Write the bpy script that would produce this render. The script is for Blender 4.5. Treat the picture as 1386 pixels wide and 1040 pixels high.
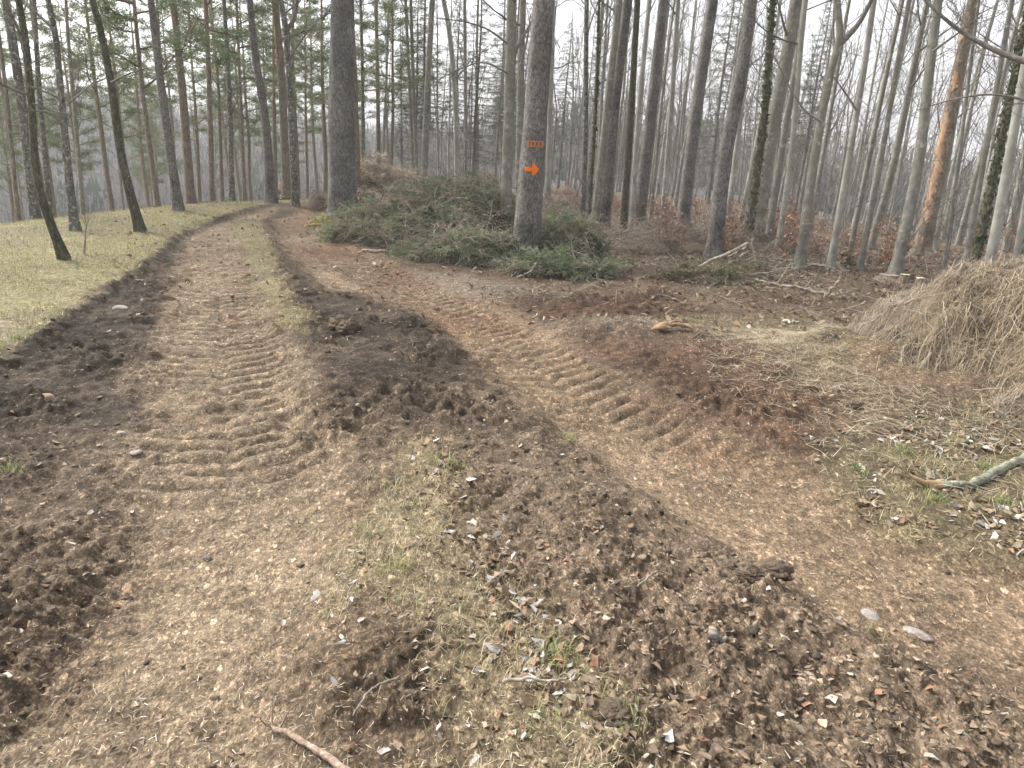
import bpy, math, random
import numpy as np
from mathutils import Vector, Matrix, Euler

random.seed(7); RNG = np.random.default_rng(11)
S = bpy.context.scene
for o in list(bpy.data.objects): bpy.data.objects.remove(o)

# ------------------------------------------------------------ camera, sky, sun, exposure
PITCH, ROLL, CAMH = math.radians(17.5), math.radians(3.5), 1.6
FPX, CX, CY = 954.0, 693.0, 520.0            # focal length and centre in photo pixels (1386 x 1040)
cam = bpy.data.cameras.new('camera'); camo = bpy.data.objects.new('camera', cam)
S.collection.objects.link(camo); S.camera = camo
cam.sensor_width = 36; cam.lens = 36*FPX/1386; cam.clip_start = 0.05; cam.clip_end = 3000
RC = Matrix.Rotation(math.pi/2-PITCH, 3, 'X') @ Matrix.Rotation(ROLL, 3, 'Z')
camo.matrix_world = Matrix.Translation((0, 0, CAMH)) @ RC.to_4x4()
R3 = np.array(RC)

SUN_EL, SUN_AZ = math.radians(42), math.radians(-60)      # azimuth from +Y towards +X
W = bpy.data.worlds.new('World'); S.world = W; W.use_nodes = True
nt = W.node_tree; nt.nodes.clear()
sky = nt.nodes.new('ShaderNodeTexSky'); sky.sky_type = 'NISHITA'; sky.sun_disc = False
sky.sun_elevation = SUN_EL; sky.sun_rotation = SUN_AZ
sky.air_density = 1.0; sky.dust_density = 6.0; sky.ozone_density = 1.0
hs = nt.nodes.new('ShaderNodeHueSaturation'); hs.inputs['Saturation'].default_value = 0.15
bg = nt.nodes.new('ShaderNodeBackground'); bg.inputs['Strength'].default_value = 0.15
wo = nt.nodes.new('ShaderNodeOutputWorld')
nt.links.new(sky.outputs[0], hs.inputs['Color']); nt.links.new(hs.outputs[0], bg.inputs[0]); nt.links.new(bg.outputs[0], wo.inputs[0])
sl = bpy.data.lights.new('sun', 'SUN'); sl.energy = 1.5; sl.angle = math.radians(10); sl.color = (1, .94, .84)
so = bpy.data.objects.new('sun', sl); S.collection.objects.link(so)
sd = Vector((math.sin(SUN_AZ)*math.cos(SUN_EL), math.cos(SUN_AZ)*math.cos(SUN_EL), math.sin(SUN_EL)))
so.rotation_euler = sd.to_track_quat('Z', 'Y').to_euler()
S.view_settings.view_transform = 'Standard'; S.view_settings.look = 'None'
S.view_settings.exposure = 1.55; S.view_settings.gamma = 1
S.cycles.volume_bounces = 0; S.cycles.max_bounces = 5; S.cycles.transparent_max_bounces = 8
S.cycles.volume_step_rate = 8

# ------------------------------------------------------------ noise
def _h(ix, iy, s):
    n = (ix.astype(np.int64)*374761393 + iy.astype(np.int64)*668265263 + s*1274126177) & 0x7fffffff
    n = ((n ^ (n >> 13))*1274126177) & 0x7fffffff
    return ((n ^ (n >> 16)) & 0xffffff)/float(0xffffff)
def vn(x, y, s=0):                       # value noise -1..1
    x = np.asarray(x, float); y = np.asarray(y, float)
    ix = np.floor(x); iy = np.floor(y); fx = x-ix; fy = y-iy
    fx = fx*fx*fx*(fx*(fx*6-15)+10); fy = fy*fy*fy*(fy*(fy*6-15)+10)
    a = _h(ix, iy, s); b = _h(ix+1, iy, s); c = _h(ix, iy+1, s); d = _h(ix+1, iy+1, s)
    return 2*((a*(1-fx)+b*fx)*(1-fy)+(c*(1-fx)+d*fx)*fy)-1
def fbm(x, y, f, o=4, s=0, g=.5):
    t = 0; a = 1; n = 0
    for i in range(o):
        c, sn = math.cos(i*.9+.3), math.sin(i*.9+.3)
        t = t + a*vn((x*c-y*sn)*f, (x*sn+y*c)*f, s+i*17); n += a; a *= g; f *= 2.03
    return t/n
def ss(a, b, x):
    t = np.clip((x-a)/(b-a), 0, 1); return t*t*(3-2*t)

# ------------------------------------------------------------ broad terrain
AZ = np.radians([-180, -80, -50, -36, -32, -28, -25, -19, -13, -5, 3, 15, 30, 40, 60, 180])
CR = np.array([30, 16, 14, 14, 15.5, 17.5, 19.5, 22.5, 25, 33, 46, 42, 24, 20, 20, 30.])     # where the ground starts to fall
SL = np.array([.05, .2, .24, .22, .2, .18, .17, .13, .12, .09, .03, .03, .09, .12, .12, .05])   # how steeply
HH = np.array([0, 6, 7, 7, 6, 5, 4, 2, 2, 0, -2, -2, -3, -2, 0, 0.])                # height of the far ridge
def terrain(x, y):
    x = np.asarray(x, float); y = np.asarray(y, float)
    d = np.hypot(x, y); a = np.arctan2(x, y)
    c = np.interp(a, AZ, CR); k = np.interp(a, AZ, SL); h = np.interp(a, AZ, HH)
    e = np.maximum(d-c, 0)
    fall = k*(np.sqrt(e*e+36)-6)
    fall = 30*k/.24*np.tanh(fall/(30*k/.24+1e-6))
    z = -fall
    r = ss(110, 290, d+25*fbm(x, y, .01, 3, 5))
    z = z*(1-r) + (h+4*fbm(x, y, .012, 4, 9))*r
    z = z + .05*fbm(x, y, .35, 3, 3)*ss(2, 6, d)
    return z

def ray(px, py):
    v = np.array([(px-CX)/FPX, -(py-CY)/FPX, -1.0]); v = R3 @ v
    return v/np.linalg.norm(v)
def gp(px, py):                           # photo pixel -> flat-ground point
    v = ray(px, py); t = CAMH/-v[2]; return np.array([v[0]*t, v[1]*t])
def hit(px, py):                          # photo pixel -> broad terrain
    v = ray(px, py); t = np.linspace(1.5, 120, 6000)
    P = np.array([0, 0, CAMH])[None]+v[None]*t[:, None]
    b = P[:, 2] < terrain(P[:, 0], P[:, 1])
    i = int(np.argmax(b)) if b.any() else 10**6
    if t[min(i, 5999)] > 45 or i > 5999:              # grazes the crest: take the closest pass
        c = P[:, 2]-terrain(P[:, 0], P[:, 1]); m = t < 45; i = int(np.argmin(np.where(m, c, 1e9)))
    return P[i]
def poly(pts): return np.array([gp(*p) for p in pts])

def sdf(x, y, P):                         # signed distance, negative inside
    n = len(P); dm = np.full(x.shape, 1e9); ins = np.zeros(x.shape, bool)
    for i in range(n):
        a = P[i]; b = P[(i+1) % n]; e = b-a
        wx = x-a[0]; wy = y-a[1]
        t = np.clip((wx*e[0]+wy*e[1])/(e@e+1e-12), 0, 1)
        dm = np.minimum(dm, (wx-t*e[0])**2+(wy-t*e[1])**2)
        c = (a[1] > y) != (b[1] > y)
        with np.errstate(divide='ignore', invalid='ignore'):
            c &= x < (b[0]-a[0])*(y-a[1])/(b[1]-a[1]+1e-15)+a[0]
        ins ^= c
    return np.sqrt(dm)*np.where(ins, -1, 1)
def along(x, y, P):                       # arclength and lateral offset to a polyline
    best = np.full(x.shape, 1e9); s = np.zeros(x.shape); l = np.zeros(x.shape); acc = 0
    for i in range(len(P)-1):
        a = P[i]; e = P[i+1]-P[i]; L = np.hypot(*e); u = e/L
        wx = x-a[0]; wy = y-a[1]; t = np.clip(wx*u[0]+wy*u[1], 0, L)
        dx = wx-t*u[0]; dy = wy-t*u[1]; dd = dx*dx+dy*dy
        m = dd < best; best = np.where(m, dd, best); s = np.where(m, acc+t, s)
        l = np.where(m, np.sqrt(dd)*np.sign(u[0]*wy-u[1]*wx), l); acc += L
    return s, l

TRK_L = poly([(398,281),(350,289),(320,304),(326,340),(350,380),(375,430),(400,480),(425,550),(455,620),(470,690),(440,760),(410,850),(390,930),(430,1010),(470,1100),(400,1400),
              (-300,1400),(-200,1100),(0,985),(50,915),(110,850),(150,790),(170,720),(172,640),(182,560),(200,490),(222,430),(238,380),(246,340),(258,314),(305,294),(370,280)])
BERM_L = poly([(372,276),(300,289),(240,314),(212,338),(150,380),(90,418),(45,455),(0,480),(-160,560),(-400,760),(-400,1400),(-250,1150),(0,985),(50,915),(110,850),(150,790),(170,720),(172,640),(182,560),(200,490),(222,430),(238,380),(246,340),(258,314),(305,294),(372,282)])
MID = poly([(398,282),(360,296),(365,318),(385,350),(430,392),(490,402),(560,425),(600,452),(650,498),(690,538),(760,588),(830,648),(910,708),(1010,758),(1080,806),(1160,850),(1300,900),(1600,980),(1700,1300),(900,1400),
            (870,1040),(800,900),(720,830),(660,760),(625,690),(600,640),(580,600),(520,615),(500,660),(455,640),(425,560),(400,480),(385,440),(410,440),(388,400),(372,345),(352,300),(380,284)])
TRK_R = poly([(405,280),(365,295),(375,318),(398,345),(440,385),(500,402),(560,425),(600,452),(650,498),(690,538),(760,588),(830,648),(910,708),(1010,758),(1080,806),(1160,850),(1300,900),(1600,980),
              (1750,860),(1386,775),(1200,735),(1100,660),(1040,615),(950,572),(850,530),(800,485),(740,446),(690,412),(620,384),(540,358),(470,325),(430,296),(420,280)])
RED = poly([(690,392),(820,398),(905,392),(960,430),(1000,478),(1120,545),(1125,590),(1100,640),(1040,612),(950,568),(880,520),(800,480),(745,440),(690,410)])
STRIP = poly([(322,293),(352,296),(372,340),(388,400),(418,436),(412,458),(385,440),(350,380),(332,345),(308,308)])
STRIP2 = poly([(545,598),(585,600),(600,640),(630,690),(665,760),(730,830),(800,890),(860,1000),(900,1400),(560,1400),(590,1040),(560,940),(548,850),(470,800),(440,775),(480,720),(520,655)])
GRASS_R = poly([(1120,600),(1250,575),(1386,560),(1800,600),(1800,860),(1386,755),(1230,725),(1120,650)])
CLEAR = poly([(820,440),(930,425),(1120,430),(1180,480),(1100,530),(1010,478),(940,450),(850,455)])
MOSSP = poly([(560,365),(690,392),(860,398),(1040,400),(1150,420),(1100,330),(830,300),(600,300)])
CL = poly([(420,282),(335,292),(292,303),(285,320),(290,345),(297,380),(300,430),(302,480),(303,550),(308,620),(300,700),(280,780),(240,860),(190,950),(120,1100)])
CRT = poly([(420,284),(392,292),(415,320),(475,352),(550,392),(620,428),(690,470),(760,520),(850,578),(950,635),(1050,690),(1150,755),(1300,830),(1600,930)])
PALE = poly([(560,368),(640,374),(720,388),(770,392),(770,402),(680,403),(600,392)])
DUG = poly([(430,880),(500,835),(570,840),(610,880),(590,930),(565,985),(480,985),(420,940)])
FIELD = poly([(440,272),(372,276),(300,289),(240,314),(212,338),(150,380),(90,418),(45,455),(0,480),(-160,560),(-400,760),(-900,900)]).tolist()+[[-60., 2.], [-80., 40.], [-20., 60.], [-6., 40.]]
FIELD = np.array(FIELD)

def masks(x, y):
    w = .075; dist = np.hypot(x, y); dit = .6*fbm(x, y, 16, 3, 61, .7)+.5*fbm(x, y, 4, 2, 63)
    wx = x + w*(fbm(x, y, 2.2, 3, 21)+.9*fbm(x, y, 9, 2, 31)); wy = y + w*(fbm(x, y, 2.2, 3, 41)+.9*fbm(x, y, 9, 2, 51))*1.6
    M = {}
    for k, P, e in (('tl', TRK_L, .15), ('bl', BERM_L, .07), ('mid', MID, .15), ('tr', TRK_R, .12), ('red', RED, .14), ('st', STRIP, .08), ('s2', STRIP2, .09), ('gr', GRASS_R, .12), ('cl', CLEAR, .2), ('mo', MOSSP, .3), ('f', FIELD, .06), ('dug', DUG, .07)):
        d = sdf(wx, wy, P); M[k] = ss(e*1.5, -e*1.5, d+e*1.6*dit); M['d_'+k] = d
    dp = sdf(wx, wy, PALE); M['pale'] = ss(.3, -.2, dp+.3*dit); M['forest'] = (1-M['f'])*ss(-1, 6, x+.12*(y-8)+1)*ss(7, 12, dist)
    return M
def tread(x, y, P, half, s0):
    s, l = along(x, y, P)
    ph = s/.175 + np.abs(l)*1.8 + .28*fbm(x, y, 1.3, 2, s0) + .13*fbm(x, y, 7, 3, s0+1)
    c = ph-np.floor(ph)
    bar = ss(.0, .14, c)*ss(1.0, .45, c)**.7
    fade = ss(half, half*.7, np.abs(l))*(1-.35*ss(.07, .0, np.abs(l+.05*fbm(x, y, 2, 2, s0+9))))
    vis = (.25+.75*ss(-.6, .2, fbm(x, y, .9, 3, s0+3)+.25+.8*fbm(x, y, 5, 3, s0+5, .6)))*ss(2.9, 4.2, np.hypot(x, y))
    return bar*fade*vis, s, l
def height(x, y, M=None):
    x = np.asarray(x, float); y = np.asarray(y, float)
    if M is None: M = masks(x, y)
    z = terrain(x, y); dist = np.hypot(x, y); near = ss(26, 14, dist)
    bl, sL, lL = tread(x, y, CL, .60, 61); br, sR, lR = tread(x, y, CRT, .60, 71); br = br*ss(3.9, 4.9, dist)*ss(15, 11, dist); bl = bl*ss(16, 12, dist)
    # ruts
    z = z - near*(.085*ss(.62, .30, np.abs(lL)) + .075*ss(.60, .28, np.abs(lR)))
    z = z + near*(.015*M['mid'] + .02*M['s2'] + .02*M['st'])
    z = z + near*ss(1.0, 3.2, dist)*(.060*(bl-.35)*M['tl'] + .056*(br-.35)*ss(.12, -.05, M['d_tr']))
    # churned berm: raised lip toward the grass field, then a drop
    lip = np.exp(-((M['d_f']-.07)/.07)**2)
    z = z + near*(.05*lip*(M['bl'])) - near*.05*M['bl']
    lip2 = np.exp(-((M['d_tr']-.05)/.06)**2)*M['mid']
    z = z + near*.03*lip2*(.2+1.3*fbm(x, y, 3, 3, 77))
    churn = np.clip(M['bl']+M['mid']*(1-.6*M['tr'])+.9*M['red']+.8*M['dug']+.18, 0, 1)*near
    rg = 1-np.abs(fbm(x, y, 5.5, 4, 81, .55))*2.2
    z = z + churn*(.5+.95*ss(-.45, .6, fbm(x, y, 1.7, 3, 79)))*(.036*rg + .028*fbm(x, y, 11, 4, 91, .6) + .017*np.maximum(fbm(x, y, 26, 3, 95, .65), -.25) + .012*fbm(x, y, 62, 3, 97, .7)*ss(7, 3, dist))
    # tractor bars pressed across the churned middle
    q = (x*.35+y)/.2+.4*fbm(x, y, 1.2, 2, 99); q = q-np.floor(q)
    pm = np.exp(-(((x-MC[0])/.5)**2+((y-MC[1])/.75)**2))
    z = z - near*.05*M['mid']*pm*ss(.2, .5, q)*ss(.95, .7, q)
    soft = near*(1-churn)
    z = z + soft*(.010*fbm(x, y, 6, 3, 101)+.007*fbm(x, y, 25, 3, 105, .65)+.004*fbm(x, y, 70, 2, 107, .7)*ss(7, 3, dist))
    z = z + near*(M['forest']+M['s2']*.5+M['gr'])*.02*fbm(x, y, 3.5, 4, 111)
    z = z + near*.15*np.exp(-(((x-HP[0])/.7)**2+((y-HP[1])/.45)**2))
    z = z + .35*ss(1.2, 0, np.hypot((x-HAY[0])/2.2, (y-HAY[1])/1.9)) + .22*np.exp(-(((x-HAY[0]+1.5)/1.1)**2+((y-HAY[1]-.3)/1.0)**2))*(1+.5*fbm(x, y, 2.5, 4, 123))
    return z
MC = gp(570, 540); HP = gp(850, 455); HAY = np.array([4.6, 5.8])
CLD = None

# ------------------------------------------------------------ mesh helpers
class G:
    def __init__(s): s.V = []; s.F = []; s.C = []; s.n = 0
    def add(s, V, F, c=None):
        V = np.asarray(V, float).reshape(-1, 3); F = np.asarray(F, np.int64)
        s.V.append(V); s.F.append(F+s.n); s.n += len(V)
        s.C.append(np.broadcast_to(np.asarray((.5, .5, .5) if c is None else c, float), (len(V), 3)))
    def mesh(s, name, mat, smooth=True):
        me = bpy.data.meshes.new(name)
        V = np.concatenate(s.V); C = np.concatenate(s.C)
        me.vertices.add(len(V)); me.vertices.foreach_set('co', V.astype(np.float32).ravel())
        idx = np.concatenate([f.ravel() for f in s.F]); cnt = np.concatenate([np.full(len(f), f.shape[1]) for f in s.F])
        me.loops.add(len(idx)); me.loops.foreach_set('vertex_index', idx.astype(np.int32))
        st = np.concatenate([[0], np.cumsum(cnt)[:-1]])
        me.polygons.add(len(cnt)); me.polygons.foreach_set('loop_start', st.astype(np.int32))
        if smooth: me.polygons.foreach_set('use_smooth', np.ones(len(cnt), bool))
        me.update(calc_edges=True)
        a = me.color_attributes.new('col', 'FLOAT_COLOR', 'POINT')
        a.data.foreach_set('color', np.concatenate([C, np.ones((len(C), 1))], 1).astype(np.float32).ravel())
        me.materials.append(mat); return me
def link(name, data, parent=None, loc=None):
    o = bpy.data.objects.new(name, data); S.collection.objects.link(o)
    if parent: o.parent = parent
    if loc is not None: o.location = loc
    return o
def tag(o, label=None, cat=None, group=None, kind=None):
    if label: o['label'] = label
    if cat: o['category'] = cat
    if group: o['group'] = group
    if kind: o['kind'] = kind
    return o

def tube(P, R, n=6, cap=False):
    P = np.asarray(P, float); R = np.broadcast_to(np.asarray(R, float), (len(P),)); k = len(P)
    T = np.gradient(P, axis=0); T /= np.linalg.norm(T, axis=1)[:, None]+1e-12
    m = np.abs(T).mean(0); ref = np.eye(3)[int(np.argmin(m))]
    U = np.cross(T, ref); U /= np.linalg.norm(U, axis=1)[:, None]+1e-12; B = np.cross(T, U)
    a = np.linspace(0, 2*np.pi, n, endpoint=False)
    V = P[:, None]+R[:, None, None]*(np.cos(a)[None, :, None]*U[:, None]+np.sin(a)[None, :, None]*B[:, None])
    i = np.arange(k-1)[:, None]*n; j = np.arange(n)[None]; j2 = (j+1) % n
    F = np.stack([i+j, i+n+j, i+n+j2, i+j2], -1).reshape(-1, 4)
    return V.reshape(-1, 3), F
def smooth_path(P, m):
    P = np.asarray(P, float); n = len(P)
    if n < 3:
        t = np.linspace(0, 1, m)[:, None]; return P[0]*(1-t)+P[-1]*t
    d = np.concatenate([[0], np.cumsum(np.linalg.norm(np.diff(P, axis=0), axis=1))])
    u = np.linspace(0, d[-1], m); M_ = np.gradient(P, d, axis=0)
    i = np.clip(np.searchsorted(d, u, 'right')-1, 0, n-2); h = (d[i+1]-d[i])[:, None]; t = ((u-d[i])[:, None])/h
    return (2*t**3-3*t**2+1)*P[i]+(t**3-2*t**2+t)*h*M_[i]+(-2*t**3+3*t**2)*P[i+1]+(t**3-t**2)*h*M_[i+1]

# ------------------------------------------------------------ materials
def nodes(name):
    m = bpy.data.materials.new(name); m.use_nodes = True; t = m.node_tree
    b = t.nodes['Principled BSDF']; b.inputs['Roughness'].default_value = .9
    b.inputs['Specular IOR Level'].default_value = .2
    return m, t, b
def N(t, ty, **k):
    n = t.nodes.new(ty)
    for a, v in k.items():
        if a in n.inputs: n.inputs[a].default_value = v
        else: setattr(n, a, v)
    return n
def noise(t, vec, scale, detail=4, rough=.6):
    n = t.nodes.new('ShaderNodeTexNoise'); n.inputs['Scale'].default_value = scale
    n.inputs['Detail'].default_value = detail; n.inputs['Roughness'].default_value = rough
    t.links.new(vec, n.inputs['Vector']); return n.outputs[0]
def ramp(t, fac, stops):
    r = t.nodes.new('ShaderNodeValToRGB'); e = r.color_ramp.elements
    while len(e) < len(stops): e.new(.5)
    for q, (p, c) in zip(e, stops): q.position = p; q.color = (c[0], c[1], c[2], 1) if not isinstance(c, (int, float)) else (c, c, c, 1)
    t.links.new(fac, r.inputs[0]); return r.outputs[0]
def mix(t, a, b, f, bt='MIX'):
    n = t.nodes.new('ShaderNodeMix'); n.data_type = 'RGBA'; n.blend_type = bt
    for s_, v in ((6, a), (7, b)):
        if hasattr(v, 'is_linked') or isinstance(v, bpy.types.NodeSocket): t.links.new(v, n.inputs[s_])
        else: n.inputs[s_].default_value = (v[0], v[1], v[2], 1)
    if isinstance(f, bpy.types.NodeSocket): t.links.new(f, n.inputs[0])
    else: n.inputs[0].default_value = f
    return n.outputs[2]
def bump(t, b, h, dist, strength=1):
    n = t.nodes.new('ShaderNodeBump'); n.inputs['Distance'].default_value = dist; n.inputs['Strength'].default_value = strength
    t.links.new(h, n.inputs['Height']); t.links.new(n.outputs[0], b.inputs['Normal'])
def objco(t, sc=(1, 1, 1)):
    c = t.nodes.new('ShaderNodeTexCoord'); m = t.nodes.new('ShaderNodeMapping'); m.inputs['Scale'].default_value = sc
    t.links.new(c.outputs['Object'], m.inputs[0]); return m.outputs[0]
def colmat(name, rough=.85, var=.25, trans=0):
    m, t, b = nodes(name); a = t.nodes.new('ShaderNodeAttribute'); a.attribute_name = 'col'
    f = ramp(t, noise(t, objco(t), 40), [(.3, 1-var), (.7, 1+var)])
    c = mix(t, a.outputs['Color'], f, 1, 'MULTIPLY'); t.links.new(c, b.inputs['Base Color'])
    b.inputs['Roughness'].default_value = rough
    if trans:
        tr = t.nodes.new('ShaderNodeBsdfTranslucent'); t.links.new(c, tr.inputs[0]); mx = t.nodes.new('ShaderNodeMixShader'); mx.inputs[0].default_value = trans
        t.links.new(b.outputs[0], mx.inputs[1]); t.links.new(tr.outputs[0], mx.inputs[2]); t.links.new(mx.outputs[0], t.nodes['Material Output'].inputs[0])
    return m
def bark(name, cols, zs=.35, sc=26, bd=.012, lichen=None, lsc=9, lth=.62, crack=True, alg=None):
    m, t, b = nodes(name); v = objco(t, (1, 1, zs)); v1 = objco(t)
    n1 = noise(t, v, sc, 6, .65); n2 = noise(t, v1, 2.2, 3)
    c = ramp(t, n1, [(.3, cols[0]), (.52, cols[1]), (.72, cols[2])])
    c = mix(t, c, ramp(t, n2, [(.3, .62), (.7, 1.3)]), 1, 'MULTIPLY')
    if alg: c = mix(t, c, alg, ramp(t, noise(t, v1, 1.1, 3), [(.42, 0), (.62, .7)]))
    if lichen: c = mix(t, c, lichen, ramp(t, noise(t, v1, lsc, 5, .7), [(lth, 0), (lth+.06, .85)]))
    h = n1
    if crack:
        vo = t.nodes.new('ShaderNodeTexVoronoi'); vo.feature = 'DISTANCE_TO_EDGE'; vo.inputs['Scale'].default_value = sc*1.3
        t.links.new(v, vo.inputs['Vector']); cr = ramp(t, vo.outputs['Distance'], [(0, 0), (.12, 1)])
        c = mix(t, c, ramp(t, vo.outputs['Distance'], [(0, .55), (.1, 1)]), 1, 'MULTIPLY')
        h = mix(t, h, cr, .5)
    t.links.new(c, b.inputs['Base Color']); bump(t, b, h, bd); return m

M_SPRUCE = bark('spruce_bark', [(.08,.074,.066), (.19,.178,.162), (.33,.315,.292)], .55, 30, .012, (.36,.36,.33), 14, .66)
M_BIG = bark('furrowed_bark', [(.08,.075,.07), (.19,.183,.172), (.33,.32,.30)], .42, 34, .016, (.36,.37,.34), 10, .68)
M_BEECH = bark('beech_bark', [(.13,.122,.105), (.215,.205,.18), (.33,.315,.28)], .6, 14, .006, (.40,.39,.35), 7, .6, False, (.165,.165,.12))
M_BEECH2 = bark('pale_beech_bark', [(.20,.20,.175), (.32,.31,.275), (.42,.41,.37)], .5, 8, .004, (.5,.5,.46), 6, .62, False, (.22,.22,.175))
M_MOSSY = bark('mossy_oak_bark', [(.055,.05,.04), (.12,.112,.085), (.21,.2,.155)], .35, 26, .018, (.42,.43,.38), 22, .64, True, (.07,.08,.03))
M_PALEOAK = bark('lichened_bark', [(.08,.075,.06), (.17,.165,.14), (.30,.29,.26)], .4, 24, .015, (.46,.47,.43), 14, .55, True)
M_PEEL = bark('peeled_wood_surface', [(.27,.165,.10), (.43,.28,.175), (.54,.40,.285)], .15, 12, .004, None, crack=False)
M_BROWN = bark('brown_beetle_bark', [(.14,.11,.08), (.25,.20,.15), (.35,.29,.22)], .4, 20, .014, (.34,.3,.22), 10, .66)
M_TWIG = bark('twig_bark', [(.09,.08,.068), (.17,.155,.135), (.27,.25,.22)], 1, 30, .002, None, crack=False)
M_STICK = bark('dry_stick_bark', [(.16,.13,.10), (.30,.255,.205), (.46,.41,.35)], 1, 22, .003, None, crack=False)
M_BRWN = bark('brown_stick_bark', [(.10,.07,.05), (.22,.16,.12), (.36,.29,.24)], 1, 60, .004, None, crack=False)
M_GREENSTICK = bark('lichened_branch_bark', [(.10,.10,.07), (.20,.20,.15), (.32,.32,.26)], 1, 40, .003, (.36,.37,.3), 30, .58, False)
def pine_mat():
    m, t, b = nodes('pine_bark'); v = objco(t, (1, 1, .4)); n1 = noise(t, v, 24, 6, .65)
    lo = ramp(t, n1, [(.3, (.09,.075,.06)), (.52, (.19,.16,.13)), (.72, (.30,.26,.22))])
    hi = ramp(t, n1, [(.3, (.19,.12,.08)), (.52, (.29,.185,.12)), (.72, (.38,.26,.18))])
    c = t.nodes.new('ShaderNodeTexCoord'); s = t.nodes.new('ShaderNodeSeparateXYZ'); t.links.new(c.outputs['Object'], s.inputs[0])
    mr = N(t, 'ShaderNodeMapRange'); mr.inputs['From Min'].default_value = 3.5; mr.inputs['From Max'].default_value = 10
    t.links.new(s.outputs[2], mr.inputs['Value'])
    t.links.new(mix(t, lo, hi, mr.outputs[0]), b.inputs['Base Color']); bump(t, b, n1, .015); return m
M_PINE = pine_mat()
def earth_mat():
    m, t, b = nodes('clod_earth'); v = objco(t); a = t.nodes.new('ShaderNodeAttribute'); a.attribute_name = 'col'; n = noise(t, v, 90, 6, .7)
    c = mix(t, a.outputs['Color'], ramp(t, n, [(.3, .5), (.55, 1.05), (.75, 1.9)]), 1, 'MULTIPLY'); t.links.new(c, b.inputs['Base Color']); bump(t, b, n, .012); return m
M_NEEDLE = colmat('needles', .7, .35, .25)
M_LEAF = colmat('dead_leaves', .75, .25, .15)
M_GRASS = colmat('grass_blades', .8, .2, .25)
M_STRAW = colmat('straw', .8, .25, .1)
M_CLOD = colmat('soil_clods', .95, .35)
M_EARTH = earth_mat()
M_PLAIN = colmat('cloth', .9, .1)
M_MOSS = colmat('moss', .95, .45)
M_STONE = bark('stone', [(.17,.145,.12), (.28,.26,.24), (.40,.39,.38)], 1, 34, .006, (.15,.11,.08), 22, .5, False)
M_CUT = bark('fresh_cut_wood', [(.5,.38,.24), (.66,.54,.37), (.76,.66,.5)], 1, 20, .003, None, crack=False)
M_RAW = bark('split_wood', [(.20,.125,.07), (.36,.25,.15), (.50,.38,.26)], 1, 16, .006, None, crack=False)
def paint_mat():
    m, t, b = nodes('orange_spray_paint'); v = objco(t); n = noise(t, v, 60, 5, .7)
    t.links.new(ramp(t, n, [(.34, (.30,.10,.03)), (.42, (.68,.14,.01)), (.62, (.88,.23,.02))]), b.inputs['Base Color']); b.inputs['Roughness'].default_value = .6
    m2, t2, b2 = nodes('worn_orange_paint'); v = objco(t2); n = noise(t2, v, 70, 5, .7)
    t2.links.new(ramp(t2, n, [(.40, (.2,.17,.14)), (.5, (.42,.15,.06)), (.64, (.72,.22,.05))]), b2.inputs['Base Color'])
    return m, m2
M_PAINT, M_PAINT2 = paint_mat()

def ground_mat():
    m, t, b = nodes('forest_soil'); a = t.nodes.new('ShaderNodeAttribute'); a.attribute_name = 'col'
    k = t.nodes.new('ShaderNodeAttribute'); k.attribute_name = 'chip'
    v = objco(t)
    # small flakes of bark, straw and leaf: a distorted cell pattern with its own colours
    dn = t.nodes.new('ShaderNodeTexNoise'); dn.inputs['Scale'].default_value = 30; t.links.new(v, dn.inputs['Vector'])
    vm = t.nodes.new('ShaderNodeVectorMath'); vm.operation = 'MULTIPLY_ADD'; vm.inputs[1].default_value = (.008, .008, .008)
    t.links.new(dn.outputs['Color'], vm.inputs[0]); t.links.new(v, vm.inputs[2])
    def cells(sc, rot):
        mp = t.nodes.new('ShaderNodeMapping'); mp.inputs['Scale'].default_value = (1, .55, 1); mp.inputs['Rotation'].default_value = (0, 0, rot)
        t.links.new(vm.outputs[0], mp.inputs[0])
        vo = t.nodes.new('ShaderNodeTexVoronoi'); vo.inputs['Scale'].default_value = sc; t.links.new(mp.outputs[0], vo.inputs['Vector'])
        sp = t.nodes.new('ShaderNodeSeparateColor'); t.links.new(vo.outputs['Color'], sp.inputs[0]); return sp, vo
    s1, v1 = cells(150, .6); s2, v2 = cells(230, 2.0); s3, v3 = cells(62, 1.2)
    f1 = ramp(t, s1.outputs[0], [(0, .35), (.5, .8), (.85, 1.15), (.95, 2.3)])
    f2 = ramp(t, s2.outputs[1], [(0, .5), (.5, 1.0), (.86, 1.15), (.95, 2.1)])
    f = mix(t, f1, f2, .5, 'MIX')
    big = ramp(t, noise(t, v, 14, 6, .7), [(.3, .42), (.5, 1.0), (.72, 1.5)])
    f = mix(t, f, big, 1, 'MULTIPLY')
    f = mix(t, f, ramp(t, s3.outputs[2], [(0, .65), (.5, 1), (.92, 1.1), (.98, 2.0)]), 1, 'MULTIPLY')
    far = ramp(t, noise(t, v, 1.4, 5, .65), [(.3, .72), (.7, 1.22)])
    c = mix(t, a.outputs['Color'], f, k.outputs['Fac'], 'MULTIPLY')
    c = mix(t, c, far, .7, 'MULTIPLY')
    t.links.new(c, b.inputs['Base Color'])
    h = mix(t, noise(t, v, 60, 6, .7), s1.outputs[0], .35)
    bump(t, b, h, .022); b.inputs['Roughness'].default_value = .95
    return m
M_GROUND = ground_mat()

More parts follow.
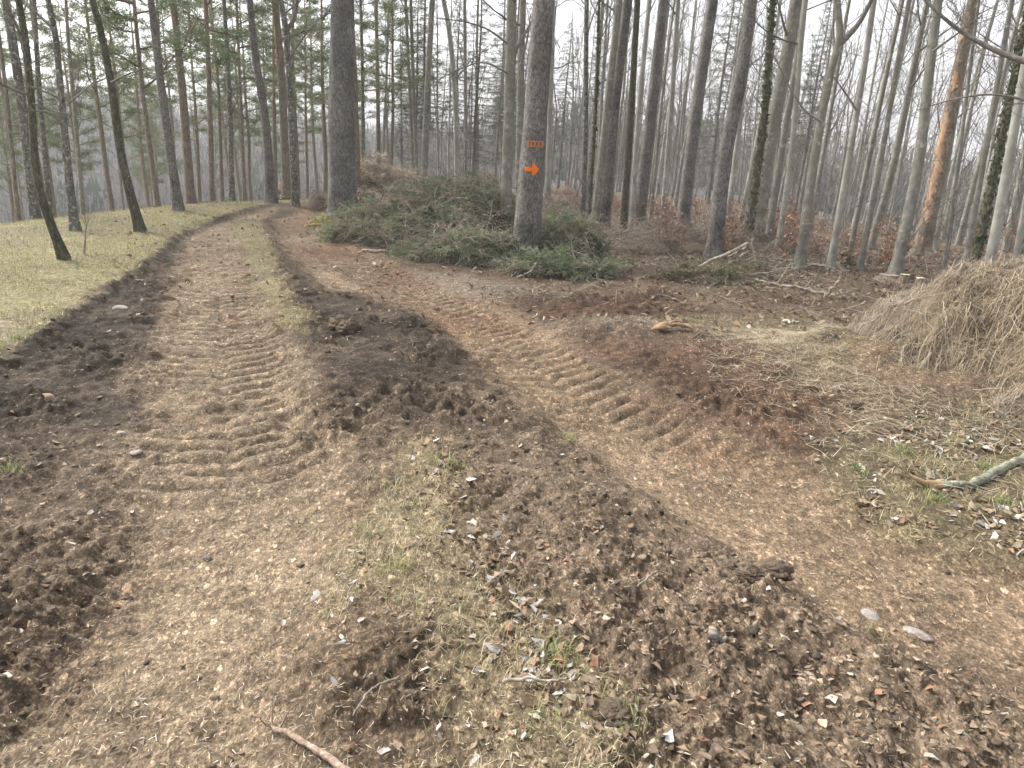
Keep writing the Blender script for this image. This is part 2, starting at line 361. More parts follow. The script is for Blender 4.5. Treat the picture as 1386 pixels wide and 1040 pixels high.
# ------------------------------------------------------------ ground: one sheet, polar grid, finer near the path
def ground():
    r = [.25]
    while r[-1] < 700:
        d = r[-1]; q = .0038 if d < 3 else .0046 if d < 13 else .0075 if d < 20 else .02 if d < 60 else .045
        r.append(d*(1+q) if d > .9 else d+.05)
    r = np.array(r)
    a = [-math.pi]
    while a[-1] < math.pi:
        c = abs(a[-1]); a.append(a[-1]+(.0033 if c < .80 else .009 if c < 1.1 else .05))
    a = np.array(a[:-1]); nr, na = len(r), len(a)
    A, Rr = np.meshgrid(a, r); X = (Rr*np.sin(A)).ravel(); Y = (Rr*np.cos(A)).ravel()
    M = masks(X, Y); Z = height(X, Y, M)
    C = ground_color(X, Y, M); D = np.hypot(X, Y)
    chip = ss(60, 14, D)*.95
    i = np.arange(nr-1)[:, None]*na; j = np.arange(na)[None]; j2 = (j+1) % na
    F = np.stack([i+j, i+j2, i+na+j2, i+na+j], -1).reshape(-1, 4)[:, ::-1]
    g = G(); g.add(np.stack([X, Y, Z], 1), F, C)
    cen = g.n; g.add([[0, 0, float(terrain(0, 0))-.02]], np.zeros((0, 3), int), [[.2, .16, .12]])
    k = np.arange(na); g.F.append(np.stack([np.full(na, cen), (k+1) % na, k], 1)[:, ::-1])
    me = g.mesh('ground', M_GROUND)
    at = me.attributes.new('chip', 'FLOAT', 'POINT'); at.data.foreach_set('value', np.concatenate([chip, [1]]).astype(np.float32))
    return tag(link('ground', me), kind='structure')
def ground_color(x, y, M):
    n = lambda f, s, o=3: fbm(x, y, f, o, s)[:, None]
    D = np.hypot(x, y)
    def col(c): return np.array(c)[None]
    c = col((.175, .132, .094))*(1+.3*n(.9, 201)+.3*n(5, 203))                          # litter soil
    def lay(c, k, m): return c*(1-m[:, None])+k*m[:, None]
    fo = col((.165, .125, .092))*(1+.3*n(.6, 205)); fo = fo*(1-.4*ss(0, .4, n(1.3, 207)))+col((.19, .18, .11))*.4*ss(0, .4, n(1.3, 207))
    c = lay(c, fo, M['forest'])
    tan = col((.285, .228, .165))*(1+.20*n(1.2, 211)+.25*n(6, 213, 4))
    tan = tan*(1-.45*ss(.1, .6, n(2.3, 215)))+col((.19, .138, .097))*.45*ss(.1, .6, n(2.3, 215))
    mud = col((.098, .076, .056))*(1+.35*n(1.4, 221)+.4*n(9, 223, 4))
    mud = lay(mud, col((.19, .15, .11))*(1+.3*n(12, 227)), ss(-.05, .5, fbm(x, y, 3.2, 4, 229, .6))*.8)
    mud = mud*(1-.36*ss(3.2, 5.5, D))[:, None]
    leafy = col((.225, .175, .13))*(1+.3*n(3, 225))
    lw = ss(5.2, 2.4, D)
    mud = lay(np.broadcast_to(mud, c.shape), leafy, lw*.85)
    tanr = col((.29, .22, .155))*(1+.2*n(1.2, 231)+.25*n(6, 233, 4))
    tanr = lay(tanr, col((.24, .155, .105))*(1+.2*n(5, 235)), ss(-.2, .5, fbm(x, y, .9, 3, 237))*.7)
    c = lay(c, tanr, M['tr']); c = lay(c, mud, M['mid']*(1-.0*M['tr']))
    c = c
    c = lay(c, mud*.95, M['bl']); c = lay(c, tan, M['tl'])
    c = lay(c, col((.125, .080, .055))*(1+.35*n(3, 241)+.4*n(10, 242)), M['red'])
    c = lay(c, col((.205, .172, .112))*(1+.2*n(4, 243)), M['cl'])
    gy = col((.27, .25, .135))*(1+.2*n(.5, 251)+.15*n(3, 253)); gl = col((.24, .205, .155))
    p = ss(.0, .5, n(.45, 255)+.2*n(3, 257)); gy = gy*(1-.6*p)+gl*.6*p
    c = lay(c, gy, M['f'])
    c = lay(c, col((.23, .205, .12))*(1+.25*n(4, 261)), M['st'])
    c = lay(c, col((.27, .225, .15))*(1+.25*n(4, 263)), M['s2']*.9)
    c = lay(c, col((.17, .145, .09))*(1+.4*n(6, 265)), M['gr'])
    c = lay(c, col((.30, .27, .225))*(1+.4*n(8, 269)), M['pale']*.45)
    hpm = np.exp(-(((x-HP[0])/.75)**2+((y-HP[1]-.1)/.5)**2)); c = lay(c, col((.27, .235, .19))*(1+.4*n(8, 268)), hpm*.7)
    c = lay(c, col((.14, .106, .074))*(1+.35*n(7, 267)), M['dug'])
    w = ss(60, 110, D); c = lay(c, col((.14, .125, .11))*(1+.35*n(.05, 271, 5)), w)
    return np.clip(c*np.array([[.69, .655, .605]]), .01, .9)
ground()
GZ = lambda x, y: height(np.atleast_1d(x), np.atleast_1d(y))
def gz(x, y): return float(height(np.array([x]), np.array([y]))[0])

# ------------------------------------------------------------ scattered ground cover (things nobody could count)
def scatter(n, dmin, dmax, amin=-44, amax=44, pw=1.0, seed=0):
    rng = np.random.default_rng(seed)
    u = rng.random(n); a = np.radians(rng.uniform(amin, amax, n))
    if pw == 0: d = dmin*(dmax/dmin)**u
    else: d = (dmin**pw+(dmax**pw-dmin**pw)*u)**(1/pw)
    return d*np.sin(a), d*np.cos(a), rng
def rot_frames(rng, n, tilt):
    yaw = rng.uniform(0, 2*np.pi, n); ti = rng.normal(0, tilt, n); ro = rng.normal(0, tilt, n)
    f = np.stack([np.cos(yaw)*np.cos(ti), np.sin(yaw)*np.cos(ti), np.sin(ti)], 1)
    s = np.stack([-np.sin(yaw)*np.cos(ro), np.cos(yaw)*np.cos(ro), np.sin(ro)], 1)
    return f, s, np.cross(f, s)
def leaves(name, x, y, rng, smin, smax, pal, wts, tilt=.35, lift=.012, zf=None, asp=.55):
    n = len(x); z = (height(x, y)-.008 if zf is None else zf) + lift*rng.random(n)
    f, s, u = rot_frames(rng, n, tilt); L = rng.uniform(smin, smax, n)[:, None]; W_ = L*rng.uniform(asp*.7, asp*1.2, n)[:, None]
    P = np.stack([x, y, z], 1); cu = rng.uniform(-.12, .38, n)[:, None]*L; fo = rng.uniform(.05, .5, n)[:, None]*W_
    w1 = rng.uniform(.7, 1.1, n)[:, None]; w2 = rng.uniform(.7, 1.1, n)[:, None]
    jj = lambda: (rng.normal(0, .09, (n, 1))*f+rng.normal(0, .10, (n, 1))*s)*L
    V = np.stack([P-f*L*.5+u*cu, P-f*L*.12+s*W_*.5*w1+u*fo, P+f*L*.24+s*W_*.42*w2+u*fo, P+f*L*.5+u*cu*.8,
                  P+f*L*.2-s*W_*.45*w1+u*fo, P-f*L*.15-s*W_*.48*w2+u*fo], 1)
    V = V+np.stack([jj() for _ in range(6)], 1)
    b = np.arange(n)[:, None]*6
    F = np.concatenate([b+np.array([[0, 1, 2, 3]]), b+np.array([[0, 3, 4, 5]])])
    c = np.array(pal)[rng.choice(len(pal), n, p=np.array(wts)/sum(wts))]*rng.uniform(.75, 1.2, n)[:, None]
    g = G(); g.add(V.reshape(-1, 3), F, np.repeat(c, 6, 0)); return g.mesh(name, M_LEAF, False)
def slivers(x, y, z, rng, lmin, lmax, w, pal, tilt=.15, mat=None, name='m', wts=None, g=None, base=None, bendv=.15):
    n = len(x); f, s, u = rot_frames(rng, n, tilt); L = rng.uniform(lmin, lmax, n)[:, None]; w = w*rng.uniform(.6, 1.4, n)[:, None]
    P = np.stack([x, y, z], 1); be = rng.normal(0, bendv, n)[:, None]*L
    V = np.stack([P-f*L*.5-s*w, P-f*L*.5+s*w, P+s*be+u*np.abs(be)*.5+s*w, P+s*be+u*np.abs(be)*.5-s*w, P+f*L*.5+s*w*.5, P+f*L*.5-s*w*.5], 1)
    b = np.arange(n)[:, None]*6; F = np.concatenate([b+np.array([[0, 1, 2, 3]]), b+np.array([[3, 2, 4, 5]])])
    c = np.array(pal)[rng.choice(len(pal), n, p=None if wts is None else np.array(wts)/sum(wts))]*rng.uniform(.75, 1.2, n)[:, None]
    g = g or G(); g.add(V.reshape(-1, 3), F, np.repeat(c, 6, 0)); return g
def blades(x, y, z, rng, hmin, hmax, w, pal, wts, lean=.6, g=None):
    n = len(x); yaw = rng.uniform(0, 2*np.pi, n); h = rng.uniform(hmin, hmax, n)[:, None]; le = np.abs(rng.normal(lean, .35, n))[:, None]
    f = np.stack([np.cos(yaw), np.sin(yaw), 0*yaw], 1); s = np.stack([-np.sin(yaw), np.cos(yaw), 0*yaw], 1)*w*rng.uniform(.6, 1.3, n)[:, None]
    up = np.array([0, 0, 1.])
    P0 = np.stack([x, y, z-.004], 1); P1 = P0+up*h*.6*np.cos(le*.6)+f*h*.55*np.sin(le*.6); P2 = P1+up*h*.5*np.cos(le*1.6)+f*h*.5*np.sin(le*1.6)
    V = np.stack([P0-s, P0+s, P1+s*.8, P1-s*.8, P2], 1); b = np.arange(n)[:, None]*5
    g = g or G(); c = np.array(pal)[rng.choice(len(pal), n, p=np.array(wts)/sum(wts))]*rng.uniform(.75, 1.25, n)[:, None]
    C = np.repeat(c, 5, 0)
    V = V.reshape(-1, 3); m0 = g.n; g.add(V, b+np.array([[0, 1, 2, 3]]), C); g.F.append(b+np.array([[3, 2, 4]])+m0)
    return g

LP = [(.21,.15,.10), (.25,.19,.13), (.16,.105,.068), (.31,.25,.185), (.13,.097,.07), (.38,.34,.29), (.24,.135,.08)]
LW = [3, 3, 2, 2, 2, .5, .6]
def dens(M):                       # where leaves lie
    return np.clip(.30+.9*M['s2']+1.0*M['gr']+.5*M['mid']+.55*M['bl']+.55*M['red']+.7*M['forest']-.75*np.maximum(M['tl'], M['tr']*(1-M['mid']))-.1*M['f'], .05, 1)
x, y, r = scatter(46000, 1.1, 9, pw=.35, seed=1); M = masks(x, y); d = np.hypot(x, y)
pr = .40*dens(M)*(.35+.9*ss(-.2, .4, fbm(x, y, 1.6, 3, 301)))*ss(9, 3, d); pr += .35*ss(3.4, 1.6, d)*ss(0, 1, x)
k = r.random(len(x)) < pr
tag(link('leaf_litter', leaves('leaf_litter', x[k], y[k], r, .008, .042, LP, LW)), 'brown dead leaves strewn over the churned soil', 'leaf litter', kind='stuff')
x, y, r = scatter(30000, 7, 34, -30, 44, pw=.9, seed=2); M = masks(x, y)
k = r.random(len(x)) < np.clip(M['forest']+.15, 0, 1)
tag(link('forest_leaf_litter', leaves('forest_leaf_litter', x[k], y[k], r, .05, .1, LP, [3, 3, 3, 1.5, 1, .8, 1.6], .5, .05)), 'rusty dead leaves covering the forest floor under the trees', 'leaf litter', kind='stuff')
# bleached leaves: lie thick along the grass strip and below the hay
x, y, r = scatter(26000, 1.3, 16, -38, 44, pw=.3, seed=3); M = masks(x, y)
k = r.random(len(x)) < .012*M['s2']+.5*M['gr']*ss(-.1, .3, fbm(x, y, 1.6, 2, 311)+.12)+.004+.3*M['pale']+.20*M['f']*ss(-.1, .4, fbm(x, y, .5, 3, 361))+.07*np.exp(-(M['d_s2']/.12)**2)*ss(3.6, 2.4, np.hypot(x, y))
tag(link('bleached_leaves', leaves('bleached_leaves', x[k], y[k], r, .018, .05, [(.40,.36,.31), (.48,.46,.44), (.38,.35,.32), (.50,.49,.47)], [3, 1.5, 3, .3], .45, .02)), 'curled silvery bleached leaves scattered over soil and grass', 'leaf litter', kind='stuff')
r = np.random.default_rng(31); c_ = poly([(585,610),(612,690),(655,770),(705,850),(750,930),(800,1010)]); u_ = r.random(420)**.8*4.3; i_ = np.minimum(u_.astype(int), 4)
q_ = c_[i_]+(c_[i_+1]-c_[i_])*(u_-i_)[:, None]+r.normal(0, .065, (420, 2))
tag(link('drifted_leaves', leaves('drifted_leaves', q_[:, 0], q_[:, 1], r, .022, .062, LP+[(.40,.38,.36), (.50,.48,.46)], LW+[1.6, .6], .55, .02)), 'drift of brown and silvery leaves along the grassy ridge between the ruts', 'leaf litter', kind='stuff')
x, y, r = scatter(9000, 3.2, 7, 20, 44, pw=.8, seed=33); M = masks(x, y); k = r.random(len(x)) < M['gr']*ss(-.2, .2, fbm(x, y, 1.8, 3, 351)+.08)*.75
tag(link('clearing_leaves', leaves('clearing_leaves', x[k], y[k], r, .03, .068, LP+[(.40,.38,.36), (.50,.49,.47)], LW+[2.2, 1.0], .5, .02)), 'brown and silvery leaves lying around the lichened branch', 'leaf litter', kind='stuff')
# straw and chip slivers
x, y, r = scatter(120000, 1.1, 15, pw=.15, seed=4); M = masks(x, y)
pr = np.clip(.25+.75*np.maximum(M['tl'], M['tr']*(1-M['mid']))+.4*M['s2']+.35*M['cl']-.35*M['f'], .08, 1)
k = r.random(len(x)) < pr*(.45+.4*ss(2.5, 5, np.hypot(x, y))); x = x[k]; y = y[k]
g = slivers(x, y, height(x, y)+.003+.006*r.random(len(x)), r, .006, .026, .0010, [(.34,.27,.19), (.26,.195,.135), (.42,.36,.28), (.17,.12,.085), (.55,.51,.45)], .22, bendv=.05, wts=[4, 4, 2, 3, .5])
tag(link('straw_chips', g.mesh('straw_chips', M_STRAW, False)), 'pale straw bits and wood chips strewn along the wheel tracks', 'straw', kind='stuff')
# clods
def ico():
    p = (1+5**.5)/2
    V = np.array([(-1,p,0),(1,p,0),(-1,-p,0),(1,-p,0),(0,-1,p),(0,1,p),(0,-1,-p),(0,1,-p),(p,0,-1),(p,0,1),(-p,0,-1),(-p,0,1)], float)
    F = [(0,11,5),(0,5,1),(0,1,7),(0,7,10),(0,10,11),(1,5,9),(5,11,4),(11,10,2),(10,7,6),(7,1,8),(3,9,4),(3,4,2),(3,2,6),(3,6,8),(3,8,9),(4,9,5),(2,4,11),(6,2,10),(8,6,7),(9,8,1)]
    V = V/np.linalg.norm(V, axis=1)[:, None]; V = V.tolist(); mid = {}; G2 = []
    def m(a, b):
        k_ = (min(a, b), max(a, b))
        if k_ not in mid:
            v = (np.array(V[a])+np.array(V[b])); V.append((v/np.linalg.norm(v)).tolist()); mid[k_] = len(V)-1
        return mid[k_]
    for a, b, c in F:
        ab, bc, ca = m(a, b), m(b, c), m(c, a); G2 += [(a, ab, ca), (b, bc, ab), (c, ca, bc), (ab, bc, ca)]
    return np.array(V), np.array(G2)
IV, IF = ico()
def lumps(x, y, z, rng, smin, smax, col, flat=.6, g=None, noise_=.28, pw=2.2):
    g = g or G(); n = len(x)
    s = smin+(smax-smin)*rng.random(n)**pw
    sc = np.stack([s*rng.uniform(.7, 1.4, n), s*rng.uniform(.7, 1.4, n), s*rng.uniform(flat*.6, flat*1.3, n)], 1)
    q = rng.uniform(0, 2*np.pi, n); jit = 1+noise_*rng.normal(0, 1, (n, len(IV)))
    V = IV[None]*jit[:, :, None]*sc[:, None]
    X = V[..., 0]*np.cos(q)[:, None]-V[..., 1]*np.sin(q)[:, None]; Y = V[..., 0]*np.sin(q)[:, None]+V[..., 1]*np.cos(q)[:, None]
    V = np.stack([X+x[:, None], Y+y[:, None], V[..., 2]+z[:, None]], -1)
    F = (np.arange(n)[:, None, None]*len(IV)+IF[None]).reshape(-1, 3)
    c = np.array(col)[rng.integers(0, len(col), n)]*rng.uniform(.7, 1.25, n)[:, None]
    g.add(V.reshape(-1, 3), F, np.repeat(c, len(IV), 0)); return g
x, y, r = scatter(44000, 1.2, 13, pw=.3, seed=5); M = masks(x, y)
edge = np.exp(-((M['d_f']-.08)/.14)**2)+.8*np.exp(-(M['d_tr']/.12)**2)*M['mid']
k = r.random(len(x)) < np.clip(.30*(M['mid']+M['bl']+M['red'])+.7*edge*M['bl']-.4*M['s2']+.02, 0, 1)*ss(-.4, .3, fbm(x, y, 1.5, 3, 321)+.1); x = x[k]; y = y[k]; d = np.hypot(x, y)
g = lumps(x, y, height(x, y)+.002, r, .0018, .018, [(.10,.078,.057), (.14,.108,.078), (.08,.064,.048), (.175,.135,.098)], .65, noise_=.22, pw=4.5)
tag(link('soil_clods', g.mesh('soil_clods', M_EARTH, False)), 'dark crumbly clods of soil in the churned ruts', 'soil', kind='stuff')
# grass
GP = [(.29,.27,.13), (.35,.31,.18), (.22,.225,.09), (.38,.34,.24), (.16,.19,.07)]
x, y, r = scatter(90000, 4.2, 24, -46, -6, pw=.9, seed=6); M = masks(x, y)
k = r.random(len(x)) < M['f']*ss(-.6, .1, fbm(x, y, 1.2, 3, 331)); x = x[k]; y = y[k]
g = blades(x, y, height(x, y), r, .025, .07, .0035, GP, [3, 3, 2, 3, 1], .7)
tag(link('meadow_grass', g.mesh('meadow_grass', M_GRASS, False)), 'short yellowish winter grass of the clearing under the trees', 'grass', kind='stuff')
x, y, r = scatter(70000, 1.3, 15, -30, 44, pw=.3, seed=7); M = masks(x, y)
k = r.random(len(x)) < np.clip(.9*M['st']+.75*M['s2']*ss(-.5, .2, fbm(x, y, 2.4, 3, 341))+.8*M['gr']*ss(-.3, .3, fbm(x, y, 1.6, 3, 345))+.25*M['cl'], 0, 1); x = x[k]; y = y[k]
g = blades(x, y, height(x, y), r, .025, .10, .0014, [(.32,.27,.16), (.38,.33,.22), (.23,.23,.10), (.44,.39,.28), (.16,.21,.07)], [3, 3, 2, 3, .8], 1.0)
tag(link('path_grass', g.mesh('path_grass', M_GRASS, False)), 'dry thin grass growing on the strips between the wheel ruts', 'grass', kind='stuff')
# green tufts
g = G(); r = np.random.default_rng(70)
for (px, py, n) in [(535,776,60),(745,897,70),(590,632,50),(500,722,40),(1195,845,14),(760,900,40),(1330,640,90),(1260,680,90),(1220,620,80),(1350,690,90),(1160,640,40),(770,598,40),(15,625,80),(30,460,120),(430,690,20),(610,640,40),(1290,610,60),(850,985,50),(735,985,50)]:
    c = gp(px, py); x = c[0]+r.normal(0, .035, n); y = c[1]+r.normal(0, .035, n)
    g = blades(x, y, height(x, y), r, .03, .085, .0016, [(.17,.21,.08), (.23,.26,.10), (.32,.31,.16)], [3, 3, 2], .8, g)
tag(link('grass_tufts', g.mesh('grass_tufts', M_GRASS, False)), 'small fresh green grass tufts sprouting between dead leaves', 'grass', kind='stuff')
# forest floor twigs
x, y, r = scatter(9000, 7.5, 40, -12, 44, pw=.8, seed=8); M = masks(x, y); k = r.random(len(x)) < M['forest']; x = x[k]; y = y[k]
g = slivers(x, y, height(x, y)+.01+.07*r.random(len(x))**2, r, .15, .7, .004, [(.20,.175,.15), (.3,.27,.23), (.14,.11,.09)], .25)
tag(link('fallen_twigs', g.mesh('fallen_twigs', M_STRAW, False)), 'fine grey fallen twigs lying all over the forest floor', 'twigs', kind='stuff')

# ------------------------------------------------------------ trees
def base_of(px, py, d=None):
    if d is None:
        p = hit(px, py); return np.array([p[0], p[1], gz(p[0], p[1])])
    v = ray(px, py); h = v[:2]/np.hypot(*v[:2]); q = h*d; return np.array([q[0], q[1], gz(q[0], q[1])])
def on_plane(px, py, b):                     # a pixel's ray met with the upright plane through the tree's foot
    n = b[:2]/np.hypot(*b[:2]); v = ray(px, py); t = (b[:2]@n)/(v[:2]@n); return np.array([0, 0, CAMH])+v*t
def trunk_path(pts, d, ws, H):
    b = base_of(*pts[0], d); P = [b]; R_ = []; dep = np.hypot(b[0], b[1])
    for i, p in enumerate(pts):
        q = on_plane(p[0], p[1], b)
        if i and q[2] > P[-1][2]+.25: P.append(q)
    P = np.array(P)
    dirn = P[-1]-P[max(0, len(P)-2)]; dirn /= np.linalg.norm(dirn)
    q = P[-1]; ext = []
    for k_ in range(1, 6):
        dirn = dirn*.85+np.array([0, 0, .15]); dirn /= np.linalg.norm(dirn)
        step = (H-(P[-1][2]-b[2]))/5
        q = q+dirn*max(step, .4); ext.append(q)
    hv = P[-1][2]-b[2]
    P = np.vstack([P, ext]); s = P[:, 2]-b[2]
    cf = .97*(b[1]/dep)**2; rb, rt = ws[0]/2/FPX*dep*cf, ws[1]/2/FPX*dep*cf
    rad = np.where(s <= hv, rb+(rt-rb)*s/max(hv, .1), rt*(1-(s-hv)/(H-hv+.3))**.8)
    return b, P-b, np.maximum(rad, .02)
def trunk_mesh(P, rad, name, mat, seed, nseg=20, fine=4.5, flare=.35, rough=.05):
    rng = np.random.default_rng(seed)
    d = np.concatenate([[0], np.cumsum(np.linalg.norm(np.diff(P, axis=0), axis=1))]); L = d[-1]
    s = np.concatenate([np.arange(0, .6, .04), np.arange(.6, fine, .09), np.arange(fine, L, .6), [L]])
    n = 400; D = smooth_path(P, n); dd = np.linspace(0, L, n)
    C = np.stack([np.interp(s, dd, D[:, i]) for i in range(3)], 1)
    R_ = np.interp(s, d, rad); C[0, 2] -= .0
    C[:, 2] = np.where(s < .02, -.12, C[:, 2])
    V, F = tube(C, R_, nseg); V = V.reshape(len(s), nseg, 3)
    a = np.linspace(0, 2*np.pi, nseg, endpoint=False); k1, k2 = rng.integers(3, 6), rng.uniform(0, 6.3)
    fl = 1+flare*1.35*np.exp(-s/.2)[:, None]*(.75+.5*np.cos(k1*a+k2)[None])+.06*np.exp(-s/.7)[:, None]
    nz = rough*(vn(a[None]*3+s[:, None]*.2, s[:, None]*2.2+0*a[None], seed)+.6*vn(np.cos(a)[None]*4+9, s[:, None]*7+np.sin(a)[None]*4, seed+3))
    V = C[:, None]+(V-C[:, None])*(fl+nz)[..., None]
    g = G(); g.add(V.reshape(-1, 3), F); return g, C, R_, s

def twigtree(g, p, dirn, L, r0, rng, lev, nsub=(5, 4), up=.25, seg=5, wob=.16, minr=.0035, spread=.9, ns=3, first=.2):
    dirn = dirn/np.linalg.norm(dirn); P = [p]; dd = dirn.copy()
    for i in range(seg):
        dd = dd+rng.normal(0, wob, 3)+np.array([0, 0, up/seg]); dd /= np.linalg.norm(dd); P.append(P[-1]+dd*L/seg)
    P = np.array(P); R_ = np.linspace(r0, max(minr, r0*.25), seg+1); V, F = tube(P, R_, ns if r0 < .02 else 5); g.add(V, F)
    if lev > 0:
        n = nsub[0] if lev > 1 or len(nsub) == 1 else nsub[1]
        for k_ in range(n):
            t = first+(1-first)*(k_+rng.random())/n; i = min(int(t*seg), seg-1); q = P[i]+(P[i+1]-P[i])*(t*seg-i)
            ax = P[i+1]-P[i]; ax /= np.linalg.norm(ax); v = rng.normal(0, 1, 3); v -= ax*(v@ax); v /= np.linalg.norm(v)+1e-9
            twigtree(g, q, ax+v*spread, L*rng.uniform(.35, .6), max(minr, r0*.45), rng, lev-1, nsub[1:] or nsub, up, max(3, seg-1), wob, minr, spread, 3)
    return P
def bare_crown(C, R_, s, rng, h0, h1, n, Lr=(1.2, 3.2), up=.5, lev=2, elev=(.2, 1.0), minr=.004, nsub=(5, 4)):
    g = G()
    for k_ in range(n):
        h = h0+(h1-h0)*(k_+rng.random())/n; p = np.array([np.interp(h, s, C[:, i]) for i in range(3)]); r = np.interp(h, s, R_)
        a = rng.uniform(0, 2*np.pi); e = rng.uniform(*elev); dv = np.array([np.cos(a)*np.cos(e), np.sin(a)*np.cos(e), np.sin(e)])
        L = rng.uniform(*Lr)*(1-.45*(h-h0)/(h1-h0+.1))
        twigtree(g, p+dv*r*.6, dv, L, min(r*.35, .012+.014*L), rng, lev, nsub, up, minr=minr)
    return g
def stub_twigs(C, R_, s, rng, h0, h1, n, L=(.1, .8)):
    g = G()
    for k_ in range(n):
        h = rng.uniform(h0, h1); p = np.array([np.interp(h, s, C[:, i]) for i in range(3)]); r = np.interp(h, s, R_)
        a = rng.uniform(0, 2*np.pi); e = rng.uniform(-.35, .3); dv = np.array([np.cos(a)*np.cos(e), np.sin(a)*np.cos(e), np.sin(e)])
        twigtree(g, p+dv*r*.8, dv, rng.uniform(*L), .006, rng, 1, (3,), -.1, 4, .12, .002)
    return g
def needles_puff(g, P, rng, size, n, L, w, pal):
    m = len(P)
    if m == 0: return
    Q = np.repeat(P, n, 0)+rng.normal(0, size, (m*n, 3))*np.array([1, 1, .5]); d = rng.normal(0, 1, (m*n, 3)); d[:, 2] = np.abs(d[:, 2])*.6; d /= np.linalg.norm(d, axis=1)[:, None]
    s_ = np.cross(d, rng.normal(0, 1, (m*n, 3))); s_ /= np.linalg.norm(s_, axis=1)[:, None]+1e-9
    LL = L*rng.uniform(.6, 1.3, (m*n, 1)); V = np.stack([Q-s_*w, Q+s_*w, Q+d*LL], 1)
    c = np.repeat(np.array(pal)[rng.integers(0, len(pal), m)]*rng.uniform(.7, 1.3, (m, 1)), n, 0)
    g.add(V.reshape(-1, 3), np.arange(m*n*3).reshape(-1, 3), np.repeat(c, 3, 0))
PINEC = [(.13,.175,.08), (.17,.205,.10), (.10,.14,.07), (.20,.22,.12)]
SPRC = [(.07,.095,.055), (.10,.12,.075), (.13,.14,.10), (.085,.105,.07)]
class GB:                                  # wood of a crown, in the same mesh as its needles
    def __init__(s, g): s.g = g
    def add(s, V, F, c=None): s.g.add(V, F, (.16, .12, .09))
def pine_crown(C, R_, s, rng, h0, h1, n, Lr=(1.0, 2.6)):
    gn = G(); gb = GB(gn)
    for k_ in range(n):
        h = h0+(h1-h0)*(k_+rng.random())/n; p = np.array([np.interp(h, s, C[:, i]) for i in range(3)]); r = np.interp(h, s, R_)
        a = k_*2.4+rng.normal(0, .4); e = rng.uniform(-.05, .5); dv = np.array([np.cos(a)*np.cos(e), np.sin(a)*np.cos(e), np.sin(e)])
        L = rng.uniform(*Lr)*(1-.5*(h-h0)/(h1-h0)); PP = twigtree(gb, p, dv, L, .012+.01*L, rng, 1, (6,), .35, 5, .1, .004)
        tips = []
        for j in range(int(17*L)):
            t = rng.uniform(.3, 1.0); q = PP[0]*(1-t)+PP[-1]*t; i = min(int(t*5), 4); q = PP[i]+(PP[i+1]-PP[i])*(t*5-i)
            tips.append(q+rng.normal(0, .20*L*.5+.05, 3)*np.array([1, 1, .4]))
        needles_puff(gn, np.array(tips), rng, .085, 30, .10, .011, PINEC)
    return gn
def spruce_crown(C, R_, s, rng, h0, h1, n, Lmax=2.6):
    gn = G(); gb = GB(gn)
    for k_ in range(n):
        h = h0+(h1-h0)*(k_+rng.random())/n; p = np.array([np.interp(h, s, C[:, i]) for i in range(3)])
        a = k_*2.4+rng.normal(0, .5); L = Lmax*(1-.85*(h-h0)/(h1-h0))*rng.uniform(.6, 1.1)
        P = []; q = p.copy(); dv = np.array([np.cos(a), np.sin(a), .05])
        for j in range(6): P.append(q); dv = dv+np.array([0, 0, -.10+.06*j]); dv /= np.linalg.norm(dv); q = q+dv*L/5
        P = np.array(P); V, F = tube(P, np.linspace(.012+.006*L, .004, 6), 4); gb.add(V, F)
        side = np.array([-np.sin(a), np.cos(a), 0]); tips = []
        for j in range(int(16*L)):
            t = rng.uniform(.12, 1); i = min(int(t*5), 4); c = P[i]+(P[i+1]-P[i])*(t*5-i)
            wd = (1-t)*.45*L*.6+.08; c = c+side*rng.uniform(-wd, wd)+np.array([0, 0, -abs(rng.normal(0, .10))]); tips.append(c)
        needles_puff(gn, np.array(tips), rng, .06, 16, .07, .008, SPRC)
    return gn

def shape_trunk_tree(kind, name, label, cat, group, pts, ws, d=None, mat=None, H=20, seed=0, nseg=20, crown=None, twigs=8, ht=None, flare=.35, rough=.05):
    rng = np.random.default_rng(seed+500); nf = .84 if pts[0][0] > 785 else 1
    b, P, rad = trunk_path(pts, d, (ws[0]*nf, ws[1]*nf), H); dep = math.hypot(b[0], b[1])
    e = link(name, None, None, b); tag(e, label, cat, group)
    tg, C, R_, s = trunk_mesh(P, rad, 'trunk', mat, seed, nseg, 4.5+dep*.12, flare, rough)
    link('trunk', tg.mesh('trunk', mat), e)
    if crown == 'bare':
        h0 = ht or 4; g = bare_crown(C, R_, s, rng, h0, s[-1]-.5, 13, (.9, 2.6), minr=.003+.0001*dep, nsub=(4, 3))
        link('crown', g.mesh('crown', M_TWIG), e)
    elif crown == 'pine':
        link('crown', pine_crown(C, R_, s, rng, ht or 5, s[-1]-.2, 30).mesh('crown', M_NEEDLE, False), e)
    elif crown == 'spruce':
        link('crown', spruce_crown(C, R_, s, rng, ht or 7, s[-1]-.2, 30, 1.5).mesh('crown', M_NEEDLE, False), e)
    if twigs:
        for q in range(twigs): link('dead_twig', stub_twigs(C, R_, s, rng, 1.0, 7.5, 1, (.1, .5+.03*dep)).mesh('dead_twig', M_TWIG), e)
    return e, C, R_, s, b

